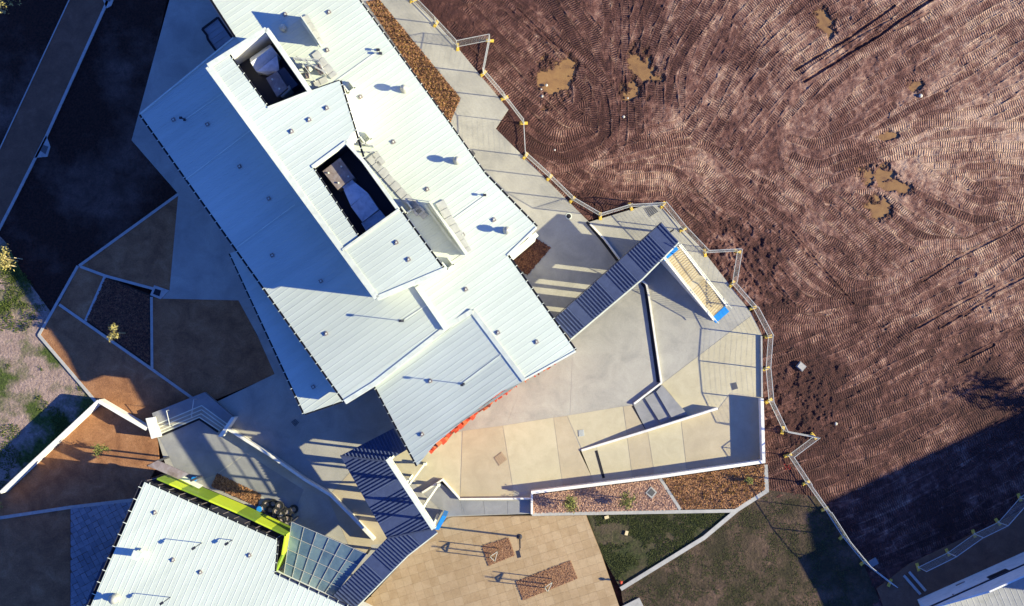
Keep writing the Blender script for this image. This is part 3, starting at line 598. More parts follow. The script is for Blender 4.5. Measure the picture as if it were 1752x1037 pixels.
# drain lids and other flush marks
for q, m, lab in (([(1250, 656), (1260, 654), (1263, 665), (1253, 668)], 'grate', 'dark square grate in the beige plaza by the right kerb'), ([(1102, 356), (1118, 352), (1128, 362), (1112, 372)], 'grate', 'grey hatch cover in the concrete near the upper fence corner'),
                  ([(989, 736), (999, 735), (1000, 746), (990, 747)], 'lid', 'pale small square lid in the beige plaza'), ([(845, 783), (858, 773), (868, 786), (854, 797)], 'lid_tan', 'tan brick patterned access cover in the beige plaza'),
                  ([(497, 722), (505, 716), (513, 723), (505, 731)], 'grate', 'dark diamond grate in the shaded concrete by the low roof'), ([(805, 262), (809, 257), (814, 263), (810, 268)], 'grate', 'tiny dark grate beside the long roof edge'),
                  ([(226, 882), (234, 878), (236, 886), (228, 890)], 'grate', 'dark square lid in the cobbled yard')):
    o = thing('access_cover', lab, 'cover', P(*q[0], ZC)); W4 = [p.xy for p in PP(q, ZC)]; c = sum(W4, Vector((0, 0)))/4
    mb = MB(); mb.prism(W4, ZC, ZC+.034+.03*(q[0][0] < 240)); mb.build('frame', M['kerb'] if m == 'grate' else M[m], o)
    for k in range(5):
        t0 = (k+.2)/5; t1 = (k+.9)/5; z = ZC+.046+.03*(q[0][0] < 240)
        a = W4[0].lerp(W4[1], t0); b = W4[0].lerp(W4[1], t1); cc = W4[3].lerp(W4[2], t1); d = W4[3].lerp(W4[2], t0); mb = MB(); mb.prism([v.lerp(c, .08) for v in (a, b, cc, d)], z-.03, z); mb.build('bar', M[m], o)
o = thing('drain_pit', 'square grate with pale collar standing in the pink gravel', 'drain pit', P(1114, 843, ZC)); mb = MB(); mb.prism([p.xy for p in PP([(1104, 843), (1114, 832), (1124, 842), (1115, 853)], ZC)], 0, ZC+.14); mb.build('collar', M['kerb'], o)
mb = MB(); mb.prism([p.xy for p in PP([(1107, 843), (1114, 835), (1121, 842), (1115, 849)], ZC)], ZC, ZC+.155); mb.build('grate', M['grate'], o)
o = thing('manhole', 'round manhole with white ring in the upper concrete strip', 'manhole', P(973, 370, ZC)); mb = MB(); mb.lathe((P(973, 370, ZC).x, P(973, 370, ZC).y, ZC), [(.24, 0), (.24, .03), (.18, .035)], 20); mb.build('ring', M['flash'], o)
mb = MB(); mb.lathe((P(973, 370, ZC).x, P(973, 370, ZC).y, ZC), [(.175, .02), (.175, .045), (.01, .046)], 20); mb.build('lid', M['black'], o)

# ================================================================ BUILDINGS
def roof(name, parent, px, pl, rib_px, m, sheet=.76, ribs=2, rib_h=.05, rib_w=.06, skip=None, th=.18, sheets=True, rim=None):
    if not callable(pl): zc = pl; pl = lambda x, y: zc
    W3 = [PZ(a, b, pl) for a, b in px]; W2 = [(p.x, p.y) for p in W3]
    u = Vector((rib_px[0], -rib_px[1])).normalized(); v = Vector((-u.y, u.x))
    mb = MB(); mb.prism(W2, lambda x, y: pl(x, y)-th, lambda x, y: pl(x, y)-.02); base = mb.build(name, M[rim or m], parent)
    vs = [v.x*p[0]+v.y*p[1] for p in W2]; v0, v1 = min(vs), max(vs); n = max(1, int((v1-v0)/sheet)+1); cnt = 0
    for k in range(n):
        a = v0+k*sheet; b = min(a+sheet-.006, v1)
        p = clip(clip(W2, -v.x, -v.y, -a), v.x, v.y, b)
        if len(p) < 3 or area(p) < .003: continue
        mb = MB(); mb.prism(p, lambda x, y: pl(x, y)-.018, pl, bottom=False)
        if not (skip and skip(k, n)):
            for j in range(ribs):
                r = a+sheet*(j+.5)/ribs
                if r > v1-.02: continue
                xs = []
                for i in range(len(W2)):
                    A, B = W2[i], W2[(i+1) % len(W2)]; da = v.x*A[0]+v.y*A[1]-r; db = v.x*B[0]+v.y*B[1]-r
                    if da*db < 0: t = da/(da-db); X = (A[0]+(B[0]-A[0])*t, A[1]+(B[1]-A[1])*t); xs.append(u.x*X[0]+u.y*X[1])
                xs.sort()
                for s0, s1 in zip(xs[::2], xs[1::2]):
                    if s1-s0 < .15: continue
                    s0 += .02; s1 -= .02
                    q = [(u.x*s+v.x*(r+o), u.y*s+v.y*(r+o)) for s, o in ((s0, -rib_w/2), (s1, -rib_w/2), (s1, -rib_w/5), (s1, rib_w/5), (s1, rib_w/2), (s0, rib_w/2), (s0, rib_w/5), (s0, -rib_w/5))]
                    q3 = [(x, y, pl(x, y)+(rib_h if i in (2, 3, 6, 7) else .001)) for i, (x, y) in enumerate(q)]
                    mb.poly([q3[0], q3[1], q3[2], q3[7]]); mb.poly([q3[7], q3[2], q3[3], q3[6]]); mb.poly([q3[6], q3[3], q3[4], q3[5]])
        mb.build('roof_sheet', M[m], base); cnt += 1
    return base
def gutter(parent, a, b, pl, w=.16, sp=.62, d=.06, side=1, brackets=True, m='black', bm='flash', name='gutter'):
    if not callable(pl): zc = pl; pl = lambda x, y: zc
    w *= .62
    A = PZ(*a, pl); B = PZ(*b, pl); t = (B-A).xy.normalized(); n = Vector((-t.y, t.x))*side; L = (B-A).length
    q = [A.xy, B.xy, B.xy+n*w, A.xy+n*w]; mb = MB(); mb.prism(q, lambda x, y: pl(x, y)-.2, lambda x, y: pl(x, y)-d); g = mb.build(name, M[m], parent)
    mb = MB(); q = [A.xy+n*w, B.xy+n*w, B.xy+n*(w+.03), A.xy+n*(w+.03)]; mb.prism(q, lambda x, y: pl(x, y)-.2, lambda x, y: pl(x, y)-.0); mb.build('gutter_lip', M['dark'], g)
    if brackets:
        mb = MB(); k = sp/2
        while k < L:
            c = A+(B-A)*(k/L); p = c.xy; e = t*.022; mb.prism([p-e, p+e, p+n*(w+.05)+e, p+n*(w+.05)-e], lambda x, y: pl(x, y)-.03, lambda x, y: pl(x, y)+.03); k += sp
        stuff(mb.build('gutter_brackets', M[bm], g))
    return g
def capping(parent, px, pl, w=.25, h=.1, m='flash', name='capping', low=.4):
    if not callable(pl): zc = pl; pl = lambda x, y: zc
    pts = [PZ(a, b, pl).xy for a, b in px]; L = offset_line(pts, w/2); R = offset_line(pts, -w/2); mb = MB()
    for i in range(len(pts)-1): mb.prism([L[i], L[i+1], R[i+1], R[i]], lambda x, y: pl(x, y)-low, lambda x, y: pl(x, y)+h)
    return mb.build(name, M[m], parent)
def walls(parent, px, pl, inset=.97, z0=0, m='wall', name='wall', windows=True, wsp=3.2):
    if not callable(pl): zc = pl; pl = lambda x, y: zc
    W2 = [PZ(a, b, pl).xy for a, b in px]; c = sum(W2, Vector((0, 0)))/len(W2)
    Q = [c+(p-c)*inset for p in W2]; mb = MB(); mb.prism(Q, z0, lambda x, y: pl(x, y)-.22); w = mb.build(name, M[m], parent)
    if windows:
        ar = sum(Q[i].x*Q[(i+1) % len(Q)].y-Q[(i+1) % len(Q)].x*Q[i].y for i in range(len(Q))); sg = 1 if ar > 0 else -1
        for i in range(len(Q)):
            A, B = Q[i], Q[(i+1) % len(Q)]; L = (B-A).length; n = int(L/wsp); t = (B-A)/max(L, .01); nn = Vector((t.y, -t.x))*sg
            for k in range(n):
                p = A+t*(L*(k+.5)/n); a = math.atan2(t.y, t.x)
                mb = MB(); mb.box((p.x+nn.x*.02, p.y+nn.y*.02, 1.7), (1.7, .08, 1.5), a); f = mb.build('window', M['dark'], w)
                mb = MB(); mb.box((p.x+nn.x*.035, p.y+nn.y*.035, 1.7), (1.55, .08, 1.35), a); mb.build('pane', M['glass'], f)
    return w
RB = (1, -.70)   # ribs run this way in the photograph
main = thing('school_building', 'large white roofed building of stepped slanting roofs in the middle', 'building', P(640, 400, 0))
pl4 = plane(8.75, (420, 440), RB, .06); pl1 = plane(12.4, (500, 300), RB, -.025); pl3 = plane(8.4, (690, 720), RB, .112); pl5 = plane(7.4, (490, 600), RB, .04)
pl2 = plane(9.2, (760, 300), RB, -.03)
R2 = [(320, -60), (570, -60), (614, 0), (769, 212), (830, 298), (880, 350), (918, 388), (868, 437), (984, 600), (897, 650), (808, 532), (762, 561), (708, 490), (640, 440), (500, 200), (403, 62), (363, 0)]
R4 = [(240, 195), (403, 62), (500, 140), (700, 450), (716, 490), (762, 563), (640, 657), (590, 687)]
R3 = [(640, 658), (808, 534), (896, 652), (858, 670), (820, 698), (779, 731), (744, 760), (714, 797)]
R5 = [(393, 433), (440, 420), (620, 640), (586, 686), (521, 708)]
R1a = [(356, 114), (392, 94), (458, 184), (534, 286), (612, 404), (586, 428)]
R1b = [(458, 184), (529, 156), (581, 138), (607, 222), (592, 243), (534, 286)]
R1c = [(586, 428), (683, 358), (757, 459), (645, 508)]
roof('roof', main, R2, pl2, RB, 'roof', sheet=.8, ribs=2, rib_h=.012, rib_w=.06)
roof('roof', main, R4, pl4, RB, 'roof_grey', sheet=.8, ribs=2, rib_h=.014, rib_w=.05)
roof('roof', main, R3, pl3, RB, 'roof_grey', sheet=.8, ribs=2, rib_h=.014, rib_w=.05)
roof('roof', main, R5, pl5, RB, 'roof_grey', sheet=.8, ribs=2, rib_h=.014)
for q in (R1a, R1b, R1c): roof('roof', main, q, pl1, RB, 'roof', sheet=.8, ribs=2, th=.25, rib_h=.009)
walls(main, R2, pl2, .975); walls(main, R4, pl4, .96); walls(main, R3, pl3, .95); walls(main, R5, pl5, .9)
# walls of the raised block (stand on the lower roofs)
for q in (R1a, R1b, R1c): walls(main, q, pl1, .995, z0=8.0, windows=False, m='kerb_w')
lip = [(356, 114), (645, 510)]
capping(main, lip, pl1, .38, .06, low=.45); capping(main, [(645, 510), (764, 460)], pl1, .3, .06, low=.6); capping(main, [(586, 428), (683, 358)], pl1, .14, .1)
capping(main, [(356, 113), (456, 50)], pl1, .3, .08, low=.7); capping(main, [(456, 50), (530, 156)], pl1, .3, .08, low=1.2)
capping(main, [(458, 184), (530, 156)], pl1, .1, .06, low=1.0)
capping(main, [(534, 286), (592, 243)], pl1, .2, .06); capping(main, [(592, 243), (621, 275), (680, 357)], pl1, .22, .06, low=1.2)
gutter(main, (581, 138), (622, 274), pl1, side=1); gutter(main, (683, 358), (757, 459), pl1, side=1); gutter(main, (530, 156), (581, 138), pl1, w=.08, side=1, brackets=False)
gutter(main, (392, 94), (458, 184), pl1, w=.12, side=1); gutter(main, (534, 286), (612, 404), pl1, w=.12, side=1)
gutter(main, (240, 195), (590, 687), pl4, side=-1, w=.17); gutter(main, (394, 433), (521, 708), pl5, side=-1, w=.17); gutter(main, (640, 658), (714, 797), pl3, side=-1, w=.15)
gutter(main, (521, 708), (586, 686), pl5, side=-1, w=.12, brackets=False)
gutter(main, (614, 0), (769, 212), pl2, side=1, w=.12); gutter(main, (769, 212), (830, 298), pl2, side=1, w=.12); gutter(main, (830, 298), (918, 388), pl2, side=1, w=.15); gutter(main, (868, 437), (984, 600), pl2, side=1, w=.18)
gutter(main, (363, 0), (403, 62), pl2, side=-1, w=.2, brackets=False); gutter(main, (325, -55), (363, 0), pl2, side=-1, w=.2, brackets=False)
capping(main, [(240, 195), (403, 62)], pl4, .1, .08, low=.25)
capping(main, [(714, 490), (763, 562)], pl2, .36, .07); capping(main, [(590, 688), (640, 657), (763, 561), (808, 532)], (lambda x, y: pl4(x, y)), .32, .05, low=.5)
capping(main, [(808, 532), (897, 651)], (lambda x, y: pl3(x, y)), .32, .06, low=.5)
capping(main, [(897, 650), (985, 601)], pl2, .12, .05); capping(main, [(918, 389), (868, 437)], pl2, .12, .05)
# step-in facade at the notch
mb = MB(); strip(mb, [(872, 440), (919, 400)], .3, 4.5, 4.9); mb.build('sunshade_ledge', M['flash'], main)
mb = MB(); strip(mb, [(870, 443), (916, 404)], .15, 0, 4.4); mb.build('wall', M['wall'], main)
# seams on the low roof and others
for a, b, pl in (((318, 307), (430, 222), pl4), ((315, 206), (380, 160), pl4), ((404, 424), (505, 350), pl4), ((692, 547), (733, 520), pl4), ((790, 657), (860, 605), pl3), ((566, 145), (640, 92), pl2), ((775, 375), (833, 333), pl2), ((770, 450), (796, 432), pl2)):
    mb = MB(); A = PZ(*a, pl); B = PZ(*b, pl); mb.bar(A+Vector((0, 0, .01)), B+Vector((0, 0, .01)), .07, .05); mb.build('roof_seam', M['flash'], main)
# recessed box gutter strip between raised block and right roof
def roofbox(px, pl, h, m, name, d=0): mb = MB(); mb.prism([PZ(a, b, pl).xy for a, b in px], lambda x, y: pl(x, y)-.02+d, lambda x, y: pl(x, y)+h+d); return mb.build(name, M[m], main)
M['roof_dull'] = mat('weathered_grey_roof', (.27, .265, .25), (.23, .225, .21), (.31, .30, .28), scale=1.2, rough=.7, fine=.06)
M['walkmesh'] = mat('pale_walkway_grating', (.42, .41, .36), (.36, .35, .31), (.47, .46, .41), scale=3, rough=.7)
def walkway(px0, px1, w, pl):
    A = PZ(*px0, pl); B = PZ(*px1, pl); t = (B-A).xy.normalized(); n = Vector((-t.y, t.x)); L = (B-A).length; k = 0; ww_ = None
    wb = MB(); wb.prism([A.xy-n*w*.45, B.xy-n*w*.45, B.xy+n*w*.45, A.xy+n*w*.45], lambda x, y: pl(x, y)+.02, lambda x, y: pl(x, y)+.07); base = wb.build('roof_walkway', M['walkmesh'], main)
    while k < L-.1:
        e = min(L, k+.56); a = A.xy+t*(k+.02); b = A.xy+t*(e-.02); o = random.uniform(-.03, .06); mb = MB()
        mb.prism([a-n*(w/2), b-n*(w/2), b+n*(w/2+o), a+n*(w/2+o)], lambda x, y: pl(x, y)+.07, lambda x, y: pl(x, y)+.10); mb.build('walkway_tread', M['walkmesh'], base); k += .6
for a, b, w in (((520, 28), (550, 76), .42), ((538, 90), (572, 132), .5), ((632, 268), (718, 366), .55), ((655, 282), (640, 262), .5), ((752, 345), (800, 432), .6), ((704, 345), (728, 372), .45), ((560, 135), (538, 146), .4)): walkway(a, b, w, pl2)
# cable tray and plant platform rails
for pts, w in (([(518, 38), (548, 80)], .22), ([(735, 350), (775, 402), (798, 436)], .28), ([(728, 352), (768, 408), (794, 438)], .12)):
    mb = MB(); q = [PZ(a, b, pl2)+Vector((0, 0, .35)) for a, b in pts]
    for i in range(len(q)-1): mb.bar(q[i], q[i+1], w, .14)
    mb.build('cable_tray', M['flash'], main)
for (a, b) in (((517, 30), (549, 78)), ((736, 345), (797, 436)), ((505, 104), (548, 106)), ((510, 100), (560, 128)), ((520, 112), (540, 140)), ((548, 106), (558, 130)), ((621, 248), (640, 252)), ((626, 262), (643, 262))):
    A = PZ(*a, pl2); B = PZ(*b, pl2); mb = MB(); up = Vector((0, 0, .8)); mb.bar(A+up, B+up, .05); mb.bar(A+up*.5, B+up*.5, .04); n = max(2, int((B-A).length/1.0))
    for k in range(n+1): c = A.lerp(B, k/n); mb.bar(c, c+up, .05)
    mb.build('guard_rail', M['galv'], main)
for k in range(7):
    c = PZ(516+random.random()*34, 100+random.random()*34, pl2); mb = MB(); mb.box((c.x, c.y, c.z+.15), (random.uniform(.2, .6), random.uniform(.1, .3), .3), random.random()*3); mb.build('plant_box', M['flash'] if k % 2 else M['unit'], main)
for pts, hh in (([(516, 30), (550, 80)], 1.45), ([(736, 348), (797, 437)], 1.3)):
    A = PZ(*pts[0], pl2); B = PZ(*pts[1], pl2); scr_ = None
    mb = MB(); mb.bar((A.x, A.y, A.z+hh/2), (B.x, B.y, B.z+hh/2), .06, hh); mb.build('plant_screen', M['flash'], main)
# overflow sumps
for (a, b) in ((599, 151), (627, 238), (697, 357), (767, 452)):
    c = PZ(a, b, pl2); an = math.radians(-52); o = Vector((0, 0))
    mb = MB(); q = Matrix.Rotation(an, 2)
    for dx, dy, sx, sy in ((0, .24, .62, .1), (0, -.24, .62, .1), (.27, 0, .1, .58)):
        p = c.xy+q@Vector((dx, dy)); mb.box((p.x, p.y, c.z+.2), (sx, sy, .42), an)
    s_ = mb.build('rainwater_head', M['flash'], main)
# small square roof anchors
for i, (a, b, pl) in enumerate([(488, 25, pl2), (563, 21, pl2), (560, 86, pl2), (617, 166, pl2), (673, 243, pl2), (731, 324, pl2), (845, 376, pl2), (559, 185, pl1), (529, 205, pl1), (499, 225, pl1), (678, 415, pl1), (699, 444, pl1), (797, 495, pl2), (852, 569, pl2), (918, 585, pl2),
               (558, 571, pl4), (736, 652, pl3), (722, 743, pl3), (466, 437, pl4), (549, 481, pl4), (460, 340, pl4), (410, 285, pl4), (297, 205, pl4), (355, 213, pl4), (792, 402, pl2), (536, 662, pl5)]):
    c = PZ(a, b, pl); mb = MB(); mb.box((c.x, c.y, c.z+.04), (.25, .25, .05), .5); mb.box((c.x, c.y, c.z+.09), (.09, .09, .07), .5, mi=1); mb.build('roof_anchor', [M['dark'] if i == 99 else M['unit'], M['flash']], main)
# whirlybird style vents
def vent(a, b, pl, r=.23, h=.85, parent=main):
    c = PZ(a, b, pl); mb = MB(); mb.lathe(c, [(r*1.1, 0), (r*1.1, .12), (r*.95, .22), (r*.8, h*.36), (r*.45, h*.44), (r*.42, h*.6)], 16); v = mb.build('roof_vent', M['vent'], parent, smooth=False)
    mb = MB(); mb.lathe(c, [(r*.45, h*.5), (r*.85, h*.56), (r*1.05, h*.68), (r*1.05, h*.78), (r*.8, h*.92), (r*.4, h*1.0), (.01, h*1.03)], 18); mb.build('vent_cap', M['vent'], v, smooth=True)
for a, b in ((692, 154), (782, 276), (867, 395)): vent(a, b, pl2)
vent(486, 50, pl2, .22, .6)
# slim lamp and mast stalks
for a, b, pl, h, l in ((689, 549, pl4, 1.25, .2), (793, 657, pl3, 1.2, .2), (316, 205, pl4, .9, .1), (648, 86, pl2, .28, .1), (652, 92, pl2, .28, .1), (830, 334, pl2, .28, .1)):
    c = PZ(a, b, pl); mb = MB(); mb.bar(c, c+Vector((0, 0, h)), .05); mb.bar(c+Vector((0, 0, h)), c+Vector((-l*.4, -.05, h)), .06); mb.box((c.x-l*.3, c.y-.03, c.z+h+.02), (.2, .16, .1)); mb.box((c.x, c.y, c.z+.05), (.16, .16, .1)); mb.build('roof_mast', M['dark'], main)
# plant wells -----------------------------------------------------
def well(rim, zf):
    W2 = [PZ(a, b, pl1).xy for a, b in rim]
    mb = MB(); mb.prism([p for p in W2], zf-.1, zf); f = mb.build('well_floor', M['dark'], main)
    c = sum(W2, Vector((0, 0)))/4
    for i in range(4):
        A, B = W2[i], W2[(i+1) % 4]; n = Vector(((B-A).y, -(B-A).x)).normalized()
        if n.dot(c-A) > 0: n = -n
        mb = MB(); mb.prism([A, B, B+n*.1, A+n*.1], zf-.1, lambda x, y: pl1(x, y)-.3); mb.build('well_wall', M['wall'] if i == 0 and rim[0][0] < 400 else M['dark'], main)
    u = (W2[1]-W2[0]).normalized(); return W2
Z6 = 9.55
well([(392, 95), (456, 55), (528, 156), (458, 183)], Z6); well([(534, 286), (592, 243), (679, 357), (612, 404)], Z6)
def block(px, z0, z1, m, name, parent=main): mb = MB(); mb.prism([P(a, b, z1).xy for a, b in px], z0, z1); return mb.build(name, M[m], parent)
# well 1: duct bend, square cowl
def gable(px4, z0, zr, m, name, sh=0):
    a, b, c, d = [P(x, y, z0).xy for x, y in px4]; mb = MB(); m1 = (a+d)/2; m2 = (b+c)/2
    A, B, C, D = [(*v, z0) for v in (a, b, c, d)]; M1 = (*m1, zr); M2 = (*m2, zr)
    mb.poly([A, B, M2, M1]); mb.poly([M1, M2, C, D]); mb.poly([A, M1, D]); mb.poly([B, C, M2]); mb.prism([a, b, c, d], Z6, z0-.002, top=False); return mb.build(name, M[m], main)
gable([(427, 100), (462, 76), (475, 93), (438, 122)], 10.9, 11.6, 'steel', 'duct')
mb = MB(); A, B = P(438, 122, 10.8), P(474, 94, 10.8); C, D = P(478, 122, 10.4), P(458, 128, 10.4)
mb.poly([A, D, C, B]); mb.poly([(A.x, A.y, 10), (D.x, D.y, 10), D, A]); mb.poly([D, (D.x, D.y, 10), (C.x, C.y, 10), C]); mb.poly([C, (C.x, C.y, 10), (B.x, B.y, 10), B]); mb.build('duct_transition', M['steel'], main)
block([(455, 134), (474, 122), (492, 150), (474, 166)], Z6, 11.3, 'unit', 'plant_unit'); block([(474, 122), (486, 115), (510, 145), (494, 155)], Z6, 10.7, 'navy_flat', 'plant_unit')
gable([(474, 160), (495, 146), (498, 152), (482, 166)], 10.8, 11.1, 'steel', 'duct')
# well 2: casing and long duct
block([(552, 293), (582, 270), (606, 303), (577, 324)], Z6, 11.4, 'unit', 'plant_unit')
block([(584, 318), (602, 306), (606, 312), (590, 325)], Z6, 11.0, 'steel', 'duct_collar')
mb = MB(); q = [P(588, 325, 11.1), P(607, 312, 11.1), P(629, 330, 10.9), P(600, 352, 10.9)]; mb.poly(q[::-1]); 
for i in range(4): a, b = q[i], q[(i+1) % 4]; mb.poly([a, b, (b.x, b.y, 9.8), (a.x, a.y, 9.8)])
mb.build('duct_transition', M['steel'], main)
block([(600, 353), (629, 330), (648, 358), (620, 380)], Z6, 10.9, 'steel', 'duct'); block([(618, 382), (650, 359), (660, 372), (627, 396)], Z6, 10.6, 'steel', 'duct')
for a, b, z in ((562, 296, 11.42), (584, 285, 11.42), (596, 302, 11.42), (579, 313, 11.42), (466, 136, 11.32), (478, 152, 11.32)):
    c = P(a, b, z); mb = MB(); mb.lathe(c, [(.06, -.03), (.06, .08), (.01, .09)], 8); mb.build('lifting_lug', M['flash'], main)
# coloured cladding blades under the curved roof edge
def curve_pt(t):
    pts = [(737, 779), (772, 745), (800, 722), (850, 684), (893, 656), (965, 613)]; L = [0]
    for i in range(5): L.append(L[-1]+math.hypot(pts[i+1][0]-pts[i][0], pts[i+1][1]-pts[i][1]))
    s = t*L[-1]
    for i in range(5):
        if s <= L[i+1]+1e-6: k = (s-L[i])/(L[i+1]-L[i]); return (pts[i][0]+(pts[i+1][0]-pts[i][0])*k, pts[i][1]+(pts[i+1][1]-pts[i][1])*k)
rb = random.Random(4); t = 0; N = 78
for k in range(N):
    t = (k+.5)/N; a, b = curve_pt(t); a2, b2 = curve_pt(min(1, t+.4/N))
    if t > .62 and rb.random() < .45: continue
    zt = rb.uniform(3.0, 5.4); A = P(a, b, zt).xy; B = P(a2, b2, zt).xy; d = (B-A).normalized(); n = Vector((d.y, -d.x))
    w = rb.uniform(.12, .42) * (1 if t < .62 else .5); out = rb.uniform(-.14, .12)
    A -= n*.7
    mb = MB(); mb.prism([A, A+d*w, A+d*w+n*(.7+out), A+n*(.7+out)], rb.uniform(.1, 2), zt); mb.build('cladding_blade', M[rb.choice(['red', 'red', 'orange', 'orange', 'orange', 'maroon', 'red'])], main)

# small flat roofed annex at top left
an = thing('annex', 'small flat roofed annex with black gutters tucked beside the main building', 'building', P(372, 60)); AX = [(346, 50), (373, 30), (398, 66), (371, 89), (356, 68), (354, 60)]
roof('roof', an, AX, 4.2, RB, 'navy_flat', sheet=.8, rib_h=.03, th=.2); M['annex'] = mat('annex_grey_roof', (.27, .28, .30), rough=.6)
for s_ in an.children[0].children: s_.data.materials[0] = M['annex']
for i in range(len(AX)): capping(an, [AX[i], AX[(i+1) % len(AX)]], 4.2, .16, .05+.004*i, 'black', 'gutter', low=.2)
walls(an, AX, 4.2, .9, windows=False)

# lower left building --------------------------------------------
low = thing('lower_building', 'white roofed low building with lime green wall at lower left', 'building', P(300, 950)); ZL = plane(4.6, (320, 930), (1, 0), -.02)
LR = [(247, 825), (474, 925), (469, 982), (578, 1032), (640, 1062), (600, 1100), (125, 1100), (155, 1037)]
roof('roof', low, LR, ZL, (-.43, 1), 'roof', sheet=.8, ribs=2, rib_h=.010); walls(low, LR, ZL, .965)
gutter(low, (247, 825), (474, 925), ZL, w=.14, side=1, sp=.75); gutter(low, (474, 925), (469, 982), ZL, w=.14, side=1); gutter(low, (469, 983), (600, 1043), ZL, w=.3, side=1, sp=.75, m='navy_flat'); gutter(low, (247, 825), (140, 1072), ZL, w=.35, side=-1, sp=.9, d=.12)
top = [(269, 818), (400, 873), (490, 915), (484, 950), (470, 981)]; bot = [(288, 809), (400, 856), (499, 906), (492, 950), (484, 987)]
def lime_wall():
    # upright panels: the photo shows the wall's face between its foot and its top edge
    z1, z0 = 4.2, .9; Tt = [P(a, b, z1).xy for a, b in top]
    cum = [0]
    for i in range(len(Tt)-1): cum.append(cum[-1]+(Tt[i+1]-Tt[i]).length)
    def at(s):
        for i in range(len(Tt)-1):
            if s <= cum[i+1]+1e-6: return Tt[i].lerp(Tt[i+1], (s-cum[i])/(cum[i+1]-cum[i]))
        return Tt[-1]
    cuts = [0, .95, 1.9, 4.0, 6.2, 7.6, 8.9, cum[2], cum[3]]; cuts = [c for c in cuts if c <= cum[-1]]; cuts.append(cum[-1])
    for k in range(len(cuts)-1):
        a, b = at(cuts[k]), at(cuts[k+1])
        if (b-a).length < .05: continue
        d = (b-a).normalized(); n = Vector((d.y, -d.x)); n = n if n.dot(Vector((.5, 1))) > 0 else -n
        mb = MB(); mb.prism([a+d*.006, b-d*.006, b-n*.12, a-n*.12], z0, z1); mb.build('wall_panel', M['olive' if k % 2 == 0 else 'lime'], low)
lime_wall()
# dark recess between roof and lime wall, with frames
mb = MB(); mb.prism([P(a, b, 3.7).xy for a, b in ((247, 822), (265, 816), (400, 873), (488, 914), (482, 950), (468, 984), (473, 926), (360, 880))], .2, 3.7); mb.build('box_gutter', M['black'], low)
for k in range(13):
    t = k/12; a = (252+t*222, 822+t*98); b = (270+t*216, 818+t*96); A = P(*a, 3.95); B = P(*b, 3.95); mb = MB(); mb.bar(A, B, .05); mb.build('strut', M['unit'], low)
mb = MB(); mb.prism([P(a, b, 3.95).xy for a, b in ((362, 862), (430, 890), (425, 900), (358, 872))], 3.6, 3.95); mb.build('plant_unit', M['dark'], low)
# grey awning by the corner and white ledge
mb = MB(); mb.prism([P(a, b, 3.4).xy for a, b in ((252, 797), (269, 788), (323, 811), (306, 820))], 3.2, 3.4); mb.build('awning', M['unit'], low)
mb = MB(); mb.prism([P(a, b, 2.6).xy for a, b in ((306, 819), (314, 815), (347, 831), (340, 836))], 2.4, 2.6); mb.build('ledge', M['flash'], low)
for a, b in ((252, 797), (268, 789), (326, 823)): c = P(a, b, 3.3); mb = MB(); mb.bar((c.x, c.y, .1), (c.x, c.y, 3.2), .12); mb.build('post', M['dark'], low)
for a, b in ((240, 947), (198, 1023)):
    c = PZ(a, b, ZL)
    if a == 240:
        mb = MB(); mb.box((c.x, c.y, c.z+.45), (.42, .42, .9), -.4); mb.box((c.x+.25, c.y+.05, c.z+.1), (.5, .5, .2), -.4); v = mb.build('roof_cowl', M['flash'], low); mb = MB(); mb.box((c.x, c.y, c.z+1.0), (.6, .6, .12), -.4); mb.build('cowl_cap', M['flash'], v)
    else: vent(a, b, ZL, .3, .9, low)
for a, b in ((265, 877), (296, 958), (343, 979), (427, 950)):
    c = PZ(a, b, ZL); mb = MB(); mb.box((c.x, c.y, c.z+.04), (.25, .25, .05), .5); mb.box((c.x, c.y, c.z+.09), (.09, .09, .07), .5, mi=1); mb.build('roof_anchor', [M['unit'], M['flash']], low)
for a, b, h in ((345, 929, 1.1), (291, 1022, 1.1), (397, 924, .4)):
    c = PZ(a, b, ZL); mb = MB(); mb.bar(c, c+Vector((0, 0, h)), .05); mb.bar(c+Vector((0, 0, h)), c+Vector((-.28, -.18, h)), .05); mb.box((c.x-.3, c.y-.2, c.z+h), (.28, .18, .08), .6); mb.build('roof_mast', M['dark'], low)
mb = MB(); mb.prism([P(a, b, 3.2).xy for a, b in ((176, 962), (186, 960), (160, 1040), (144, 1040))], .1, 3.2); mb.build('side_canopy', M['navy_flat'], low)
# glazed canopy with panes
gc = thing('glazed_canopy', 'blue glazed canopy of square panes between the lime wall and dark walkway', 'canopy', P(550, 960)); ZG = 2.9
GP = [(499, 893), (627, 948), (567, 1025), (485, 987)]; W4 = [P(a, b, ZG).xy for a, b in GP]
mb = MB(); mb.prism(W4, ZG-.25, ZG-.08); fr = mb.build('frame', M['navy_flat'], gc)
def bil(u, v): a = W4[0].lerp(W4[1], u); b = W4[3].lerp(W4[2], u); return a.lerp(b, v)
NU, NV = 6, 4
for i in range(NU):
    for j in range(NV):
        q = [bil((i+.03)/NU, (j+.03)/NV), bil((i+.97)/NU, (j+.03)/NV), bil((i+.97)/NU, (j+.97)/NV), bil((i+.03)/NU, (j+.97)/NV)]; dz = random.uniform(-.004, .004); mb = MB(); mb.prism(q, ZG-.07, ZG-.05+dz); mb.build('pane', M[random.choice(['glass_roof', 'glass_roof', 'glass_roof2', 'glass_roof3'])], gc)
for i in range(NU+1): a, b = bil(i/NU, 0), bil(i/NU, 1); mb = MB(); mb.bar((a.x, a.y, ZG-.02), (b.x, b.y, ZG-.02), .03, .05); mb.build('glazing_bar', M['galv'], gc)
for j in range(NV+1): a, b = bil(0, j/NV), bil(1, j/NV); mb = MB(); mb.bar((a.x, a.y, ZG-.03), (b.x, b.y, ZG-.03), .03, .04); mb.build('glazing_bar', M['galv'], gc)
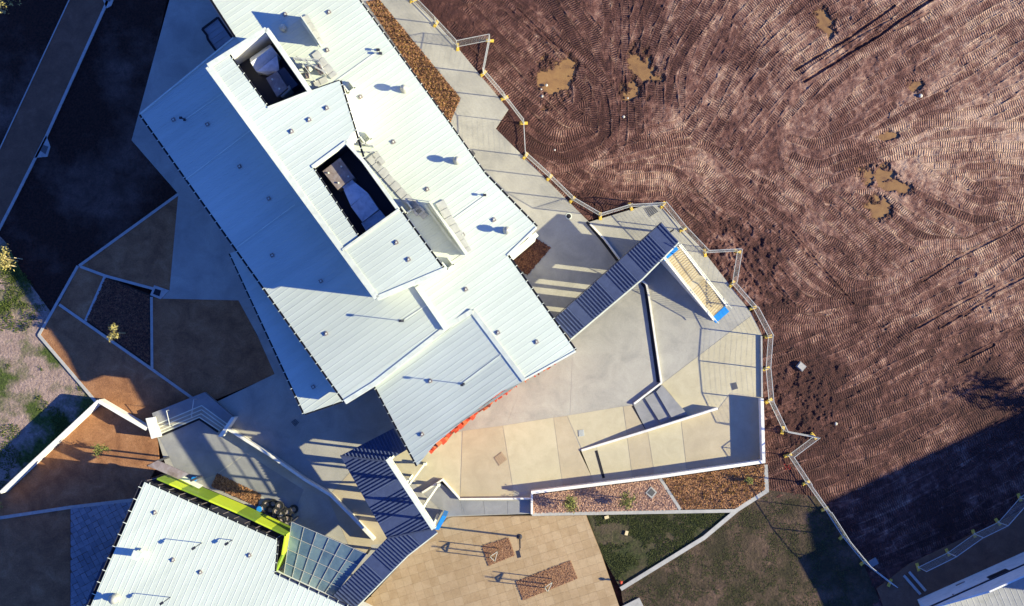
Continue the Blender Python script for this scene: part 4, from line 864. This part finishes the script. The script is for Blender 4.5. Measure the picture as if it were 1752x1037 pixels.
for i in (0, 1, 2, 3): p = W4[i]; mb = MB(); mb.bar((p.x, p.y, .1), (p.x, p.y, ZG-.2), .12); mb.build('post', M['dark'], gc)

# building at the bottom right ------------------------------------
br = thing('corner_building', 'building corner with shaded pale wall and sunlit grey roof at bottom right', 'building', P(1700, 980)); ZR = 3.1
BR = [(1592, 1040), (1762, 964), (1830, 933), (1900, 1150), (1640, 1150)]
roof('roof', br, BR, ZR, (.42, 1), 'roof_dull', sheet=.8, rib_h=.012, th=.2)
mb = MB(); mb.prism([P(a, b, ZR).xy for a, b in BR], 0, ZR-.22); wl = mb.build('wall', M['wall'], br)
gutter(br, (1592, 1040), (1762, 964), ZR, w=.1, side=1, brackets=False)
A, B = P(1592, 1040, ZR).xy, P(1762, 964, ZR).xy; d = (B-A).normalized(); an_ = math.atan2(d.y, d.x); n = Vector((-d.y, d.x))
for s_, z, wx, hz in ((5.6, 2.5, 1.5, .9), (3.2, .9, .7, .15), (2.0, 2.5, .1, .1)):
    c = A+d*s_+n*.01; mb = MB(); mb.box((c.x, c.y, z), (wx, .08, hz), an_); w_ = mb.build('window', M['black'] if wx > 1 else M['unit'], wl)
mb = MB(); 
for k in range(4): c = A+d*(4.2+k*1.2-2)+n*.02; 
mb = MB(); A3, B3 = P(1592, 1040, ZR).xy, P(1775, 958, ZR).xy; dd3 = (B3-A3); n3 = Vector((-dd3.y, dd3.x)).normalized()*.1; f3 = lambda x, y: ZR+.05+1.9*min(1, max(0, ((x-A3.x)*dd3.x+(y-A3.y)*dd3.y)/dd3.length_squared*2.2))
m3 = A3.lerp(B3, 1/2.2); mb.prism([A3-n3, m3-n3, m3+n3*.2, A3+n3*.2], ZR-.25, f3); mb.prism([m3-n3, B3-n3, B3+n3*.2, m3+n3*.2], ZR-.25, f3); mb.build('shadow_parapet', M['wall'], br)  # sloping parapet added to close a gap in the ground shadow
# tall wing outside the frame that throws the big shadow
hw = thing('school_hall', 'tall pale hall beyond the right edge that shades the mud', 'building', P(2200, 880)); HW = [P(a, b, 0).xy for a, b in ((1955, 948), (2600, 640), (2640, 700), (1973, 1026))]
mb = MB(); mb.prism(HW, 0, 10); mb.build('wall', M['wall'], hw); mb = MB(); mb.prism(HW, 10, 10.2); mb.build('roof', M['roof_grey'], hw)
struct(slab('service_road', [(1500, 1007), (1555, 965), (1800, 850), (1800, 930), (1560, 1045), (1520, 1060)], .13, M['path'], th=.3))
for ln in ([(1547, 985), (1575, 1017)], [(1556, 979), (1584, 1011)]):
    mb = MB(); strip(mb, ln, .18, .1, .24); tag(mb.build('ramp_kerb', M['kerb'], org=P(*ln[0])), ('left' if ln[0][0] < 1550 else 'right')+' one of two short kerbs beside the corner building', 'kerb')

# ================================================================ COVERED WALKWAYS
w1 = thing('covered_walkway', 'upper covered walkway with long navy ribbed roof crossing the plaza', 'walkway', P(1050, 480))
RW = (1, 1.06)
W1 = [(1132, 381), (1161, 414), (1098, 477), (976, 580), (948, 546)]
def skipper(fr): return lambda k, n: any(abs(k/n-f) < .5/n+.012 for f in fr)
roof('roof', w1, W1, 3.1, RW, 'navy', sheet=.72, ribs=3, rib_h=.075, rib_w=.13, th=.22, skip=skipper([.145, .42, .60, .865]))
c0, c1 = P(1145, 398, 0).xy, P(962, 563, 0).xy
dd = (c1-c0).normalized()
for t0, t1 in ((0, .012), (.11, .41), (.455, .563), (.615, .641), (.705, .803), (.852, 1)):
    a, b = c0.lerp(c1, t0), c0.lerp(c1, t1); n = Vector((-dd.y, dd.x))*.05; mb = MB(); mb.prism([a-n, b-n, b+n, a+n], .1, 2.86); mb.build('screen_panel', M['dark'], w1)
mb = MB(); strip(mb, [(1132, 380), (947, 545)], .06, 2.9, 3.14); mb.build('fascia', M['dark'], w1)
mb = MB(); strip(mb, [(1162, 415), (1099, 478), (977, 581)], .1, 2.85, 3.05); mb.build('fascia', M['flash'], w1)
w2 = thing('covered_walkway', 'lower covered walkway of bent navy ribbed roofs joining both buildings', 'walkway', P(650, 860))
roof('roof', w2, [(582, 780), (673, 733), (695, 770), (662, 790)], 3.1, (.42, .9), 'navy', sheet=.72, ribs=3, rib_h=.075, rib_w=.12, th=.22)
roof('roof', w2, [(582, 780), (662, 790), (742, 905), (662, 921)], 3.1, (1, -.56), 'navy', sheet=.72, ribs=3, rib_h=.075, rib_w=.13, th=.218, skip=skipper([.18, .47, .88, .95]))
roof('roof', w2, [(662, 921), (742, 905), (748, 911), (698, 950), (606, 1042), (565, 1024)], 3.1, (1, .9), 'navy', sheet=.72, ribs=3, rib_h=.075, rib_w=.12, th=.216, skip=skipper([.42, .82, .9, .97]))
mb = MB(); strip(mb, [(582, 780), (662, 790)], .12, 3.1, 3.2); mb.build('hip_cap', M['navy_flat'], w2); mb = MB(); strip(mb, [(662, 921), (742, 905)], .1, 3.1, 3.2); mb.build('hip_cap', M['navy_flat'], w2)
mb = MB(); strip(mb, [(748, 912), (698, 951), (607, 1043)], .08, 2.85, 3.08); mb.build('fascia', M['flash'], w2)
# posts and screens under the lower roof: seen through the bands they throw (y where each band meets x=583)
for t0, t1 in ((.04, .10), (.42, .47), (.70, .77), (.845, .89)):
    a0, b0 = P(622, 785, 0).xy, P(705, 912, 0).xy; a, b = a0.lerp(b0, t0), a0.lerp(b0, t1); d = (b0-a0).normalized(); n = Vector((-d.y, d.x))*.06; mb = MB(); mb.prism([a-n, b-n, b+n, a+n], .1, 2.86); mb.build('screen_panel', M['dark'], w2)
for a, b in ((675, 745), (640, 770), (615, 985), (690, 945)): c = P(a, b, 0); mb = MB(); mb.bar((c.x, c.y, .1), (c.x, c.y, 2.87), .15); mb.build('post', M['dark'], w2)
# tall white portal screen
ps = thing('portal_screen', 'tall white steel portal screen with openings standing along the lower walkway', 'screen', P(712, 845))
A, B = P(676, 775, 0).xy, P(757, 897, 0).xy; d = (B-A).normalized(); n = Vector((-d.y, d.x)); L = (B-A).length; an_ = math.atan2(d.y, d.x); HS = 7.0
A = P(662, 786, HS).xy; B = P(741, 906, HS).xy; L = (B-A).length; d = (B-A).normalized(); an_ = math.atan2(d.y, d.x)
def scr(s0, s1, z0, z1, m='flash', name='panel', th=.14):
    c = A+d*(s0+s1)/2; mb = MB(); mb.box((c.x, c.y, (z0+z1)/2), (s1-s0, th, z1-z0), an_); return mb.build(name, M[m], ps)
scr(0, L, 6.1, HS, name='top_panel', th=.22); scr(0, L, 5.05, 5.15, name='rail', th=.1); scr(0, L, 5.6, 5.64, name='rail', th=.06)
for s_ in (.10, 2.1, 4.2, L-.2): scr(s_, s_+.14, .1, 6.1, name='post', th=.12)
mb = MB(); n2 = Vector((d.y, -d.x)); n2 = n2 if n2.x > 0 else -n2
for off, zz in ((.16, 6.9), (.16, 6.2)): a = A+n2*off; b = B+n2*off; mb.bar((a.x, a.y, zz), (b.x, b.y, zz), .09)
for k in range(10): a = A+d*(L*k/9)+n2*.16; mb.bar((a.x, a.y, 6.2), (a.x, a.y, 6.9), .06)
mb.build('side_truss', M['flash'], ps)
for s_ in (.42, .74):
    a = A+d*L*s_; b = a+n2*1.3+d*(-.45); mb = MB(); mb.bar((a.x, a.y, 4.6), (b.x, b.y, .4), .12); mb.bar((b.x, b.y, .1), (b.x, b.y, .8), .2); mb.build('raking_strut', M['flash'], ps)
c = P(753, 893, 3.2); e = Vector((.42, .9)).normalized(); mb = MB(); mb.prism([P(a, b, 3.2).xy for a, b in ((744, 906), (757, 882), (764, 884), (751, 907))], .3, 3.2); mb.build('end_panel', M['bluep'], ps)
# outdoor stair beyond the upper walkway, falling away from it
os_ = thing('outdoor_stair', 'cream outdoor stair of thin treads with white handrails beside the upper walkway', 'stairs', P(1190, 480))
PG = [(1134, 441), (1162, 419), (1247, 526), (1224, 552)]; RISE = 2.5; W4 = [P(*PG[i], (RISE, RISE, .2, .2)[i]).xy for i in range(4)]
def pb(u, v): a = W4[0].lerp(W4[3], u); b = W4[1].lerp(W4[2], u); return a.lerp(b, v)
M['tread'] = mat('cream_concrete_tread', (.56, .47, .29), (.44, .35, .20), (.63, .55, .37), scale=1.4, rough=.85, fine=.08)
us = [.055+i*.031 for i in range(12)]; us += [us[-1]+.031]; us2 = [us[-1]+.10+i*.031 for i in range(14)]; edges = [0]+us+us2; zt = RISE; nst = len(edges)
for k in range(nst-1):
    u0, u1 = edges[k], edges[k+1]; z = ZC+RISE*(1-k/(nst-1)); q = [pb(u0, .06), pb(u1, .06), pb(u1, .94), pb(u0, .94)]
    mb = MB(); mb.prism(q, ZC-.02, z); mb.build('landing' if u1-u0 > .05 else 'tread', M['tread'], os_)
    a, b = pb(u1-.002, .07), pb(u1-.002, .93); mb = MB(); mb.bar((a.x, a.y, z-.005), (b.x, b.y, z-.005), .045, .022); mb.build('nosing', M['slat'], os_)
def zu(u): return ZC+RISE*max(0, 1-u/edges[-1])
for v in (.02, .98):
    for u0, u1 in ((0, .43), (.43, .53), (.53, .97)):
        a, b = pb(u0, v), pb(u1, v); n_ = (pb(0, 1)-pb(0, 0)).normalized()*.06; za, zb = zu(u0)+.12, zu(u1)+.12; mb = MB()
        t_ = (b-a); L2 = t_.length_squared; f = lambda x, y: za+(zb-za)*((x-a.x)*t_.x+(y-a.y)*t_.y)/L2
        mb.prism([a-n_, b-n_, b+n_, a+n_], ZC-.02, f); mb.build('stringer', M['kerb_w'], os_)
    mb = MB(); pts = [(pb(u, v).x, pb(u, v).y, zu(u)+.95) for u in (0, .2, .42, .53, .75, .97, 1.02)]; mb.tube(pts, .028, 6); mb.build('handrail', M['flash'], os_)
    mb = MB()
    for i in range(31): u = i*.0323; p = pb(u, v); mb.bar((p.x, p.y, zu(u)+.1), (p.x, p.y, zu(u)+.94), .022)
    stuff(mb.build('balusters', M['flash'], os_))
for q in ([(1218, 544), (1240, 524), (1248, 533), (1225, 553)], [(1134, 441), (1157, 421), (1161, 427), (1137, 447)]):
    z = ZC+.03 if q[0][0] > 1200 else ZC+RISE+.012; mb = MB(); mb.prism([P(a, b, z).xy for a, b in q], z-.025, z); mb.build('tactile_strip', M['bluep'], os_)

# ================================================================ FENCE
fp = thing('temporary_fence', '', 'fence panel', (0, 0, 0), 0, 'temporary mesh fence panels round the muddy field')
mb = MB()
for a, b in (((0, 0, .15), (0, 0, 2.1)), ((2.4, 0, .15), (2.4, 0, 2.1)), ((0, 0, 2.08), (2.4, 0, 2.08)), ((0, 0, .2), (2.4, 0, .2))): mb.bar(a, b, .036)
mb.build('frame', M['galv'], fp, org=(0, 0, 0))
mb = MB()
for k in range(1, 20): mb.bar((k*.12, 0, .2), (k*.12, 0, 2.07), .0045)
for k in range(1, 12): mb.bar((0, .004, .2+k*.16), (2.4, .004, .2+k*.16), .0045)
mb.build('wire_mesh', M['wire'], fp, org=(0, 0, 0))
ff = thing('ballast_block', '', 'fence foot', (0, 0, 0), 0, 'yellow fence feet')
mb = MB(); mb.prism([(-.11, -.3), (.11, -.3), (.11, .3), (-.11, .3)], 0, .10); mb.prism([(-.08, -.22), (.08, -.22), (.08, .22), (-.08, .22)], .1, .16); mb.build('block', M['yellow'], ff, org=(0, 0, 0))
mb = MB(); mb.bar((0, -.06, .15), (0, -.06, .26), .05); mb.bar((0, .06, .15), (0, .06, .26), .05); mb.build('socket', M['galv'], ff, org=(0, 0, 0))
FEET = [(669, -38), (707, 1), (746, 41), (783, 81), (838, 70), (827, 126), (863, 168), (896, 211), (899, 267), (940, 304), (979, 342), (1027, 370), (1079, 354), (1134, 351), (1168, 393), (1206, 433), (1261, 430), (1252, 486), (1288, 527), (1314, 576), (1310, 631), (1315, 686), (1339, 736), (1392, 746), (1348, 779), (1379, 826), (1411, 871), (1441, 918), (1477, 962), (1522, 997)]
FEET2 = [(1570, 970), (1621, 945), (1666, 913), (1707, 893), (1744, 851), (1790, 820)]
fp['label'] = 'first mesh fence panel in the line from the top edge'; first = [True, True]
for F, desc in ((FEET, 'in the line from the top edge'), (FEET2, 'in the shaded row at bottom right')):
    for i in range(len(F)):
        g = P(*F[i], .08)
        j = i if i < len(F)-1 else i-1; a = P(*F[j], .08); b = P(*F[j+1], .08); an_ = math.atan2((b-a).y, (b-a).x)
        lab = ORD[i]+' yellow block foot '+desc
        z = .06
        if first[1]: ff.location = (g.x, g.y, z); ff.rotation_euler = (0, 0, an_); ff['label'] = lab; first[1] = False
        else: dup(ff, (g.x, g.y, z), an_+random.uniform(-.3, .3), lab)
        if i < len(F)-1:
            L = (b-a).length; lab = ORD[i]+' mesh fence panel '+desc
            if first[0]: fp.location = (a.x, a.y, z); fp.rotation_euler = (random.uniform(-.02, .02), 0, an_); fp.scale = (L*.985/2.4, 1, 1); fp['label'] = lab; first[0] = False
            else: o = dup(fp, (a.x, a.y, z), an_, lab, (L*.985/2.4, 1, 1)); o.rotation_euler[0] = random.uniform(-.02, .02)

# ================================================================ PLANTS
def plant(name, label, cat, px, h, r, n, leaf, lean=(0, 0), trunk=True, ls=.09, z=.1, crown0=.35, stakes=0, group=None):
    c = P(px[0], px[1], z); t = thing(name, label, cat, c, 0, group); tx = Vector((lean[0], lean[1], 0)); rd = random.Random(int(px[0]*7+px[1]))
    if trunk:
        mb = MB(); mb.tube([c, c+tx*.5+Vector((.02, .01, h*.5)), c+tx+Vector((0, 0, h*.85))], [.05*h/2, .035*h/2, .012], 6)
        for k in range(9):
            a = rd.random()*6.28; s0 = rd.uniform(.3, .75); p0 = c+tx*s0+Vector((0, 0, h*s0)); mb.tube([p0, p0+Vector((math.cos(a)*r*.75, math.sin(a)*r*.75, h*.22))], [.018, .006], 4)
        mb.build('trunk', M['bark'], t)
    mb = MB(); cl = []
    for k in range(max(6, n//55)):
        a = rd.random()*6.28; q = r*math.sqrt(rd.random()); cl.append((q*math.cos(a), q*math.sin(a), h*rd.uniform(crown0, .95)))
    for k in range(n):
        q = rd.choice(cl); s = r*.28; p = c+tx*(q[2]/h)+Vector((q[0]+rd.gauss(0, s), q[1]+rd.gauss(0, s), q[2]+rd.gauss(0, s)))
        if p.z < c.z+.02: p.z = c.z+.05
        u = Vector((rd.gauss(0, 1), rd.gauss(0, 1), rd.gauss(0, .5))).normalized()*ls*rd.uniform(.6, 1.3); v = Vector((rd.gauss(0, 1), rd.gauss(0, 1), rd.gauss(0, .6))).normalized()*ls*.5
        mb.poly([p-u, p+v, p+u, p-v], rd.random())
    mb.build('foliage', M[leaf], t, tint=True)
    for k in range(stakes):
        a = k*2.1+.4; mb = MB(); mb.bar(c+Vector((math.cos(a)*.4, math.sin(a)*.4, 0)), c+Vector((math.cos(a)*.4, math.sin(a)*.4, h*.6)), .05); mb.build('stake', M['timber'], t)
    return t
plant('young_tree', 'young staked tree with leafy yellow crown on the sunlit grass at left', 'tree', (30, 447), 2.6, .7, 380, 'leaf_y', lean=(-.5, .1), stakes=3, z=.05)
plant('young_tree', 'leafy yellow tree crown cut by the top left corner', 'tree', (8, 22), 4.2, 1.2, 900, 'leaf_y', z=.05)
plant('young_tree', 'slim young tree catching the sun in the shaded planting bed', 'tree', (214, 570), 3.2, .45, 420, 'leaf_y', z=.12, crown0=.7)
plant('young_tree', 'bushy young tree beside the shadow line in the triangular yard', 'tree', (178, 770), 2.0, .45, 300, 'leaf', z=.12)
plant('shrub', 'round green shrub at the left end of the gravel planter', 'shrub', (973, 858), 1.9, .55, 520, 'leaf', z=.14)
plant('shrub', 'round green shrub in the middle of the gravel planter', 'shrub', (1072, 853), 1.7, .5, 430, 'leaf', z=.14)
plant('shrub', 'dark low shrub at the right end of the bark planter', 'shrub', (1283, 822), .8, .35, 160, 'leaf', z=.14)
plant('shrub', 'dark shrub in the shaded yard at the left edge', 'shrub', (-6, 857), 1.2, .6, 400, 'leaf', z=.12)
plant('field_tree', 'round tree beyond the right edge whose soft shadow falls on the mud', 'tree', (2010, 705), 6.4, 1.1, 700, 'leaf', z=0, crown0=.72, ls=.16)
plant('field_tree', 'second tree beyond the right edge behind the tall hall', 'tree', (2100, 730), 6.4, 1.2, 700, 'leaf', z=0, crown0=.72, ls=.16)
# grass tufts in the sunlit lawn and verges
def grassy(px, n, z, seed, thr, scale, label, h=.12, hole=None):
    w = [p.xy for p in PP(px, z)]; x0, x1, y0, y1 = bbox(w); r = np.random.RandomState(seed); X = r.uniform(x0, x1, n); Y = r.uniform(y0, y1, n); d = fbm(X, Y, scale, seed, 4, .6); mb = MB()
    for x, y, v in zip(X, Y, d):
        if v < thr or not inside(x, y, w): continue
        tuft(mb, Vector((x, y, z)), h, .09, 4, .022)
    return stuff(mb.build('grass', M['grass'], tint=True), label, 'grass')
M['grass_l'] = None
o = grassy([(-5, 425), (45, 470), (95, 550), (68, 573), (160, 688), (-5, 845)], 16000, .045, 5, .56, 2.2, 'patchy green grass on the sunlit lawn at left')
M['grass_lit'] = mat('fresh_grass_blades', (.10, .13, .02), (.05, .07, .012), (.17, .20, .04), attr=True, rough=.9); o.data.materials[0] = M['grass_lit']
o = grassy([(1008, 882), (1258, 877), (1205, 920), (1062, 1004), (1032, 950)], 16000, .05, 6, .40, 2, 'dark green grass in the triangle beside the tan court', h=.08)
M['grass_tri'] = mat('verge_grass_blades', (.055, .068, .016), (.028, .036, .009), (.11, .11, .035), attr=True, rough=.9); o.data.materials[0] = M['grass_tri']
grassy([(1312, 845), (1395, 860), (1470, 960), (1500, 1045), (1075, 1045), (1070, 1012), (1205, 926)], 16000, .03, 8, .50, .8, 'thin grass on the muddy slope by the lower fence', h=.05)

# ================================================================ SMALL THINGS
lp = thing('lamp_post', 'tall dark lamp post with flat rectangular head on the tan court', 'lamp post', P(889, 918, ZC)); c = P(889, 918, ZC); 
mb = MB(); mb.tube([c, c+Vector((0, 0, 5.2))], [.075, .05], 10); mb.build('pole', M['dark'], lp); mb = MB(); mb.lathe(c, [(.2, 0), (.2, .06), (.09, .1)], 12); mb.build('base', M['dark'], lp)
mb = MB(); mb.bar(c+Vector((0, 0, 5.15)), c+Vector((-.1, -.35, 5.2)), .06); mb.build('arm', M['dark'], lp); mb = MB(); mb.box((c.x-.12, c.y-.45, 5.3), (.28, .5, .1), .25); mb.build('lamp_head', M['dark'], lp)
for (pts, lab) in (([(852, 938), (839, 947), (847, 955)], 'three stake frame with white webbing in the smaller tree pit'), ([(944, 990), (931, 999), (936, 1006)], 'stake frame with white webbing in the longer tree pit')):
    t = thing('tree_stakes', lab, 'tree stakes', P(*pts[0], ZC)); q = [P(a, b, ZC+.05) for a, b in pts]
    for p in q: mb = MB(); mb.bar(p, p+Vector((0, 0, 1.75)), .06); mb.build('stake', M['bark'], t)
    for i in range(3): mb = MB(); mb.bar(q[i]+Vector((0, 0, 1.45)), q[(i+1) % 3]+Vector((0, 0, 1.45)), .03, .07); mb.build('webbing', M['flash'], t)
    mb = MB(); cc = sum(q, Vector())/3; mb.tube([cc, cc+Vector((.03, .02, 1.9))], [.02, .008], 5)
    for k in range(6): a = random.random()*6; z = 1.2+.1*k; mb.tube([cc+Vector((0, 0, z)), cc+Vector((.22*math.cos(a), .22*math.sin(a), z+.3))], [.008, .003], 4)
    mb.build('bare_sapling', M['bark'], t)
hy = thing('red_standpipe', 'small red standpipe where the tan court meets the grass', 'standpipe', P(1061, 994, .05)); c = P(1061, 994, .05)
mb = MB(); mb.tube([c, c+Vector((0, 0, .6))], .05, 8); mb.bar(c+Vector((-.16, 0, .5)), c+Vector((.16, .06, .5)), .07); mb.build('riser', M['red'], hy); mb = MB(); mb.lathe(c+Vector((0, 0, .6)), [(.11, 0), (.12, .08), (.05, .14)], 10); mb.build('cap', M['red'], hy)
rg = thing('red_marker', 'small crumpled red marker cloth in the mud beside the fence', 'marker', P(1344, 801, .05)); c = P(1344, 801, .05); mb = MB(); rd = random.Random(2)
for k in range(9): a = Vector((rd.gauss(0, .1), rd.gauss(0, .16), .05+rd.random()*.08)); mb.poly([c+a, c+a+Vector((.12, .02, .03)), c+a+Vector((.09, .13, .06)), c+a+Vector((-.02, .1, .0))])
mb.build('cloth', M['red'], rg)
pb_ = thing('concrete_pit', 'lone pale concrete pit with rounded lid out in the mud', 'pit', P(1370, 627, 0)); c = P(1370, 627, 0)
mb = MB(); mb.box((c.x, c.y, .05), (.6, .5, .34), -.7); mb.build('body', M['conc_dark'], pb_); mb = MB(); mb.box((c.x, c.y, .24), (.48, .38, .05), -.7); mb.build('lid', M['kerb'], pb_)
pl_ = thing('concrete_pad', 'pale square pad in the shaded mud beside the lower fence', 'pad', P(1494, 962, 0)); mb = MB(); c = P(1494, 962, 0); mb.box((c.x, c.y, .06), (.62, .5, .14), .5); mb.build('pad', M['conc_dark'], pl_)
# tyres stacked beside the lime wall
ty = thing('tyre', 'black tyre', 'tyre', (0, 0, 0), 0, 'tyres stacked beside the lime wall'); mb = MB(); mb.lathe((0, 0, 0), [(.17, .02), (.30, 0), (.33, .06), (.33, .16), (.30, .22), (.17, .20)], 20); mb.f.pop(); mb.t.pop(); mb.m.pop(); mb.build('tread', M['tyre'], ty, org=(0, 0, 0), smooth=False)
mb = MB(); mb.lathe((0, 0, 0), [(.165, .03), (.165, .19), (.10, .15)], 12); mb.build('filling', M['unit'], ty, org=(0, 0, 0))
sp = [(457, 862), (468, 861), (479, 865), (463, 872), (474, 874), (484, 872), (470, 881), (482, 880), (492, 876), (484, 888), (493, 886), (503, 871), (452, 869)]
for i, (a, b) in enumerate(sp):
    c = P(a, b, ZC+.02); lab = ORD[i]+' black tyre from the left in the pile beside the lime wall'
    if i == 0: ty.location = c; ty['label'] = lab
    else: dup(ty, c, random.random(), lab)
    if i in (2, 4, 7): dup(ty, c+Vector((.03, .02, .23)), random.random(), 'upper black tyre stacked on the '+ORD[i]+' tyre of the pile')
for (a, b), lab in (((445, 870), 'blue plastic tub at the left end of the tyre pile'), ((334, 819), 'blue plastic tub beside the white ledge of the lime wall')):
    c = P(a, b, ZC+.02); t = thing('plastic_tub', lab, 'tub', c); mb = MB(); mb.lathe(c, [(.15, 0), (.2, .4), (.22, .42), (.2, .43)], 14); mb.build('tub_body', M['bluep'], t); mb = MB(); mb.lathe(c, [(.18, .431), (.18, .45), (.02, .455)], 14); mb.build('lid', M['bluep'], t)
# stones and rubbish flecks
for i, (a, b, s) in enumerate([(935, 146, .1), (926, 153, .07), (928, 165, .1), (1067, 200, .1), (949, 257, .08), (1074, 168, .07), (869, 243, .06), (1575, 164, .14), (1430, 725, .12)]):
    c = P(a, b, .0); me = MB(); me.lathe((c.x, c.y, -.02), [(s, 0), (s*1.1, s*.5), (s*.6, s*1.1), (.01, s*1.2)], 7); o = me.build('stone', M['rock'], org=c)
    tag(o, ['pale stone at the left of the largest puddle', 'small pale stone left of the largest puddle', 'pale stone at the lower left tip of the largest puddle', 'pale stone below the crooked puddle', 'pale stone in the treads above the upper plaza edge', 'tiny stone in the crooked puddle', 'tiny pale stone at the notch in the concrete edge', 'pale clod near the tiny faint puddle', 'pale round clod near the pit in the lower mud'][i], 'stone')
for i, (a, b) in enumerate([(1038, 885), (1072, 912)]):
    c = P(a, b, .1); mb = MB(); mb.box((c.x, c.y, .14), (.32, .22, .04), .3+i); tag(mb.build('cardboard', M['timber'], org=c), ['torn tan cardboard piece at the top of the dark grass', 'square tan cardboard piece in the middle of the dark grass'][i], 'cardboard')
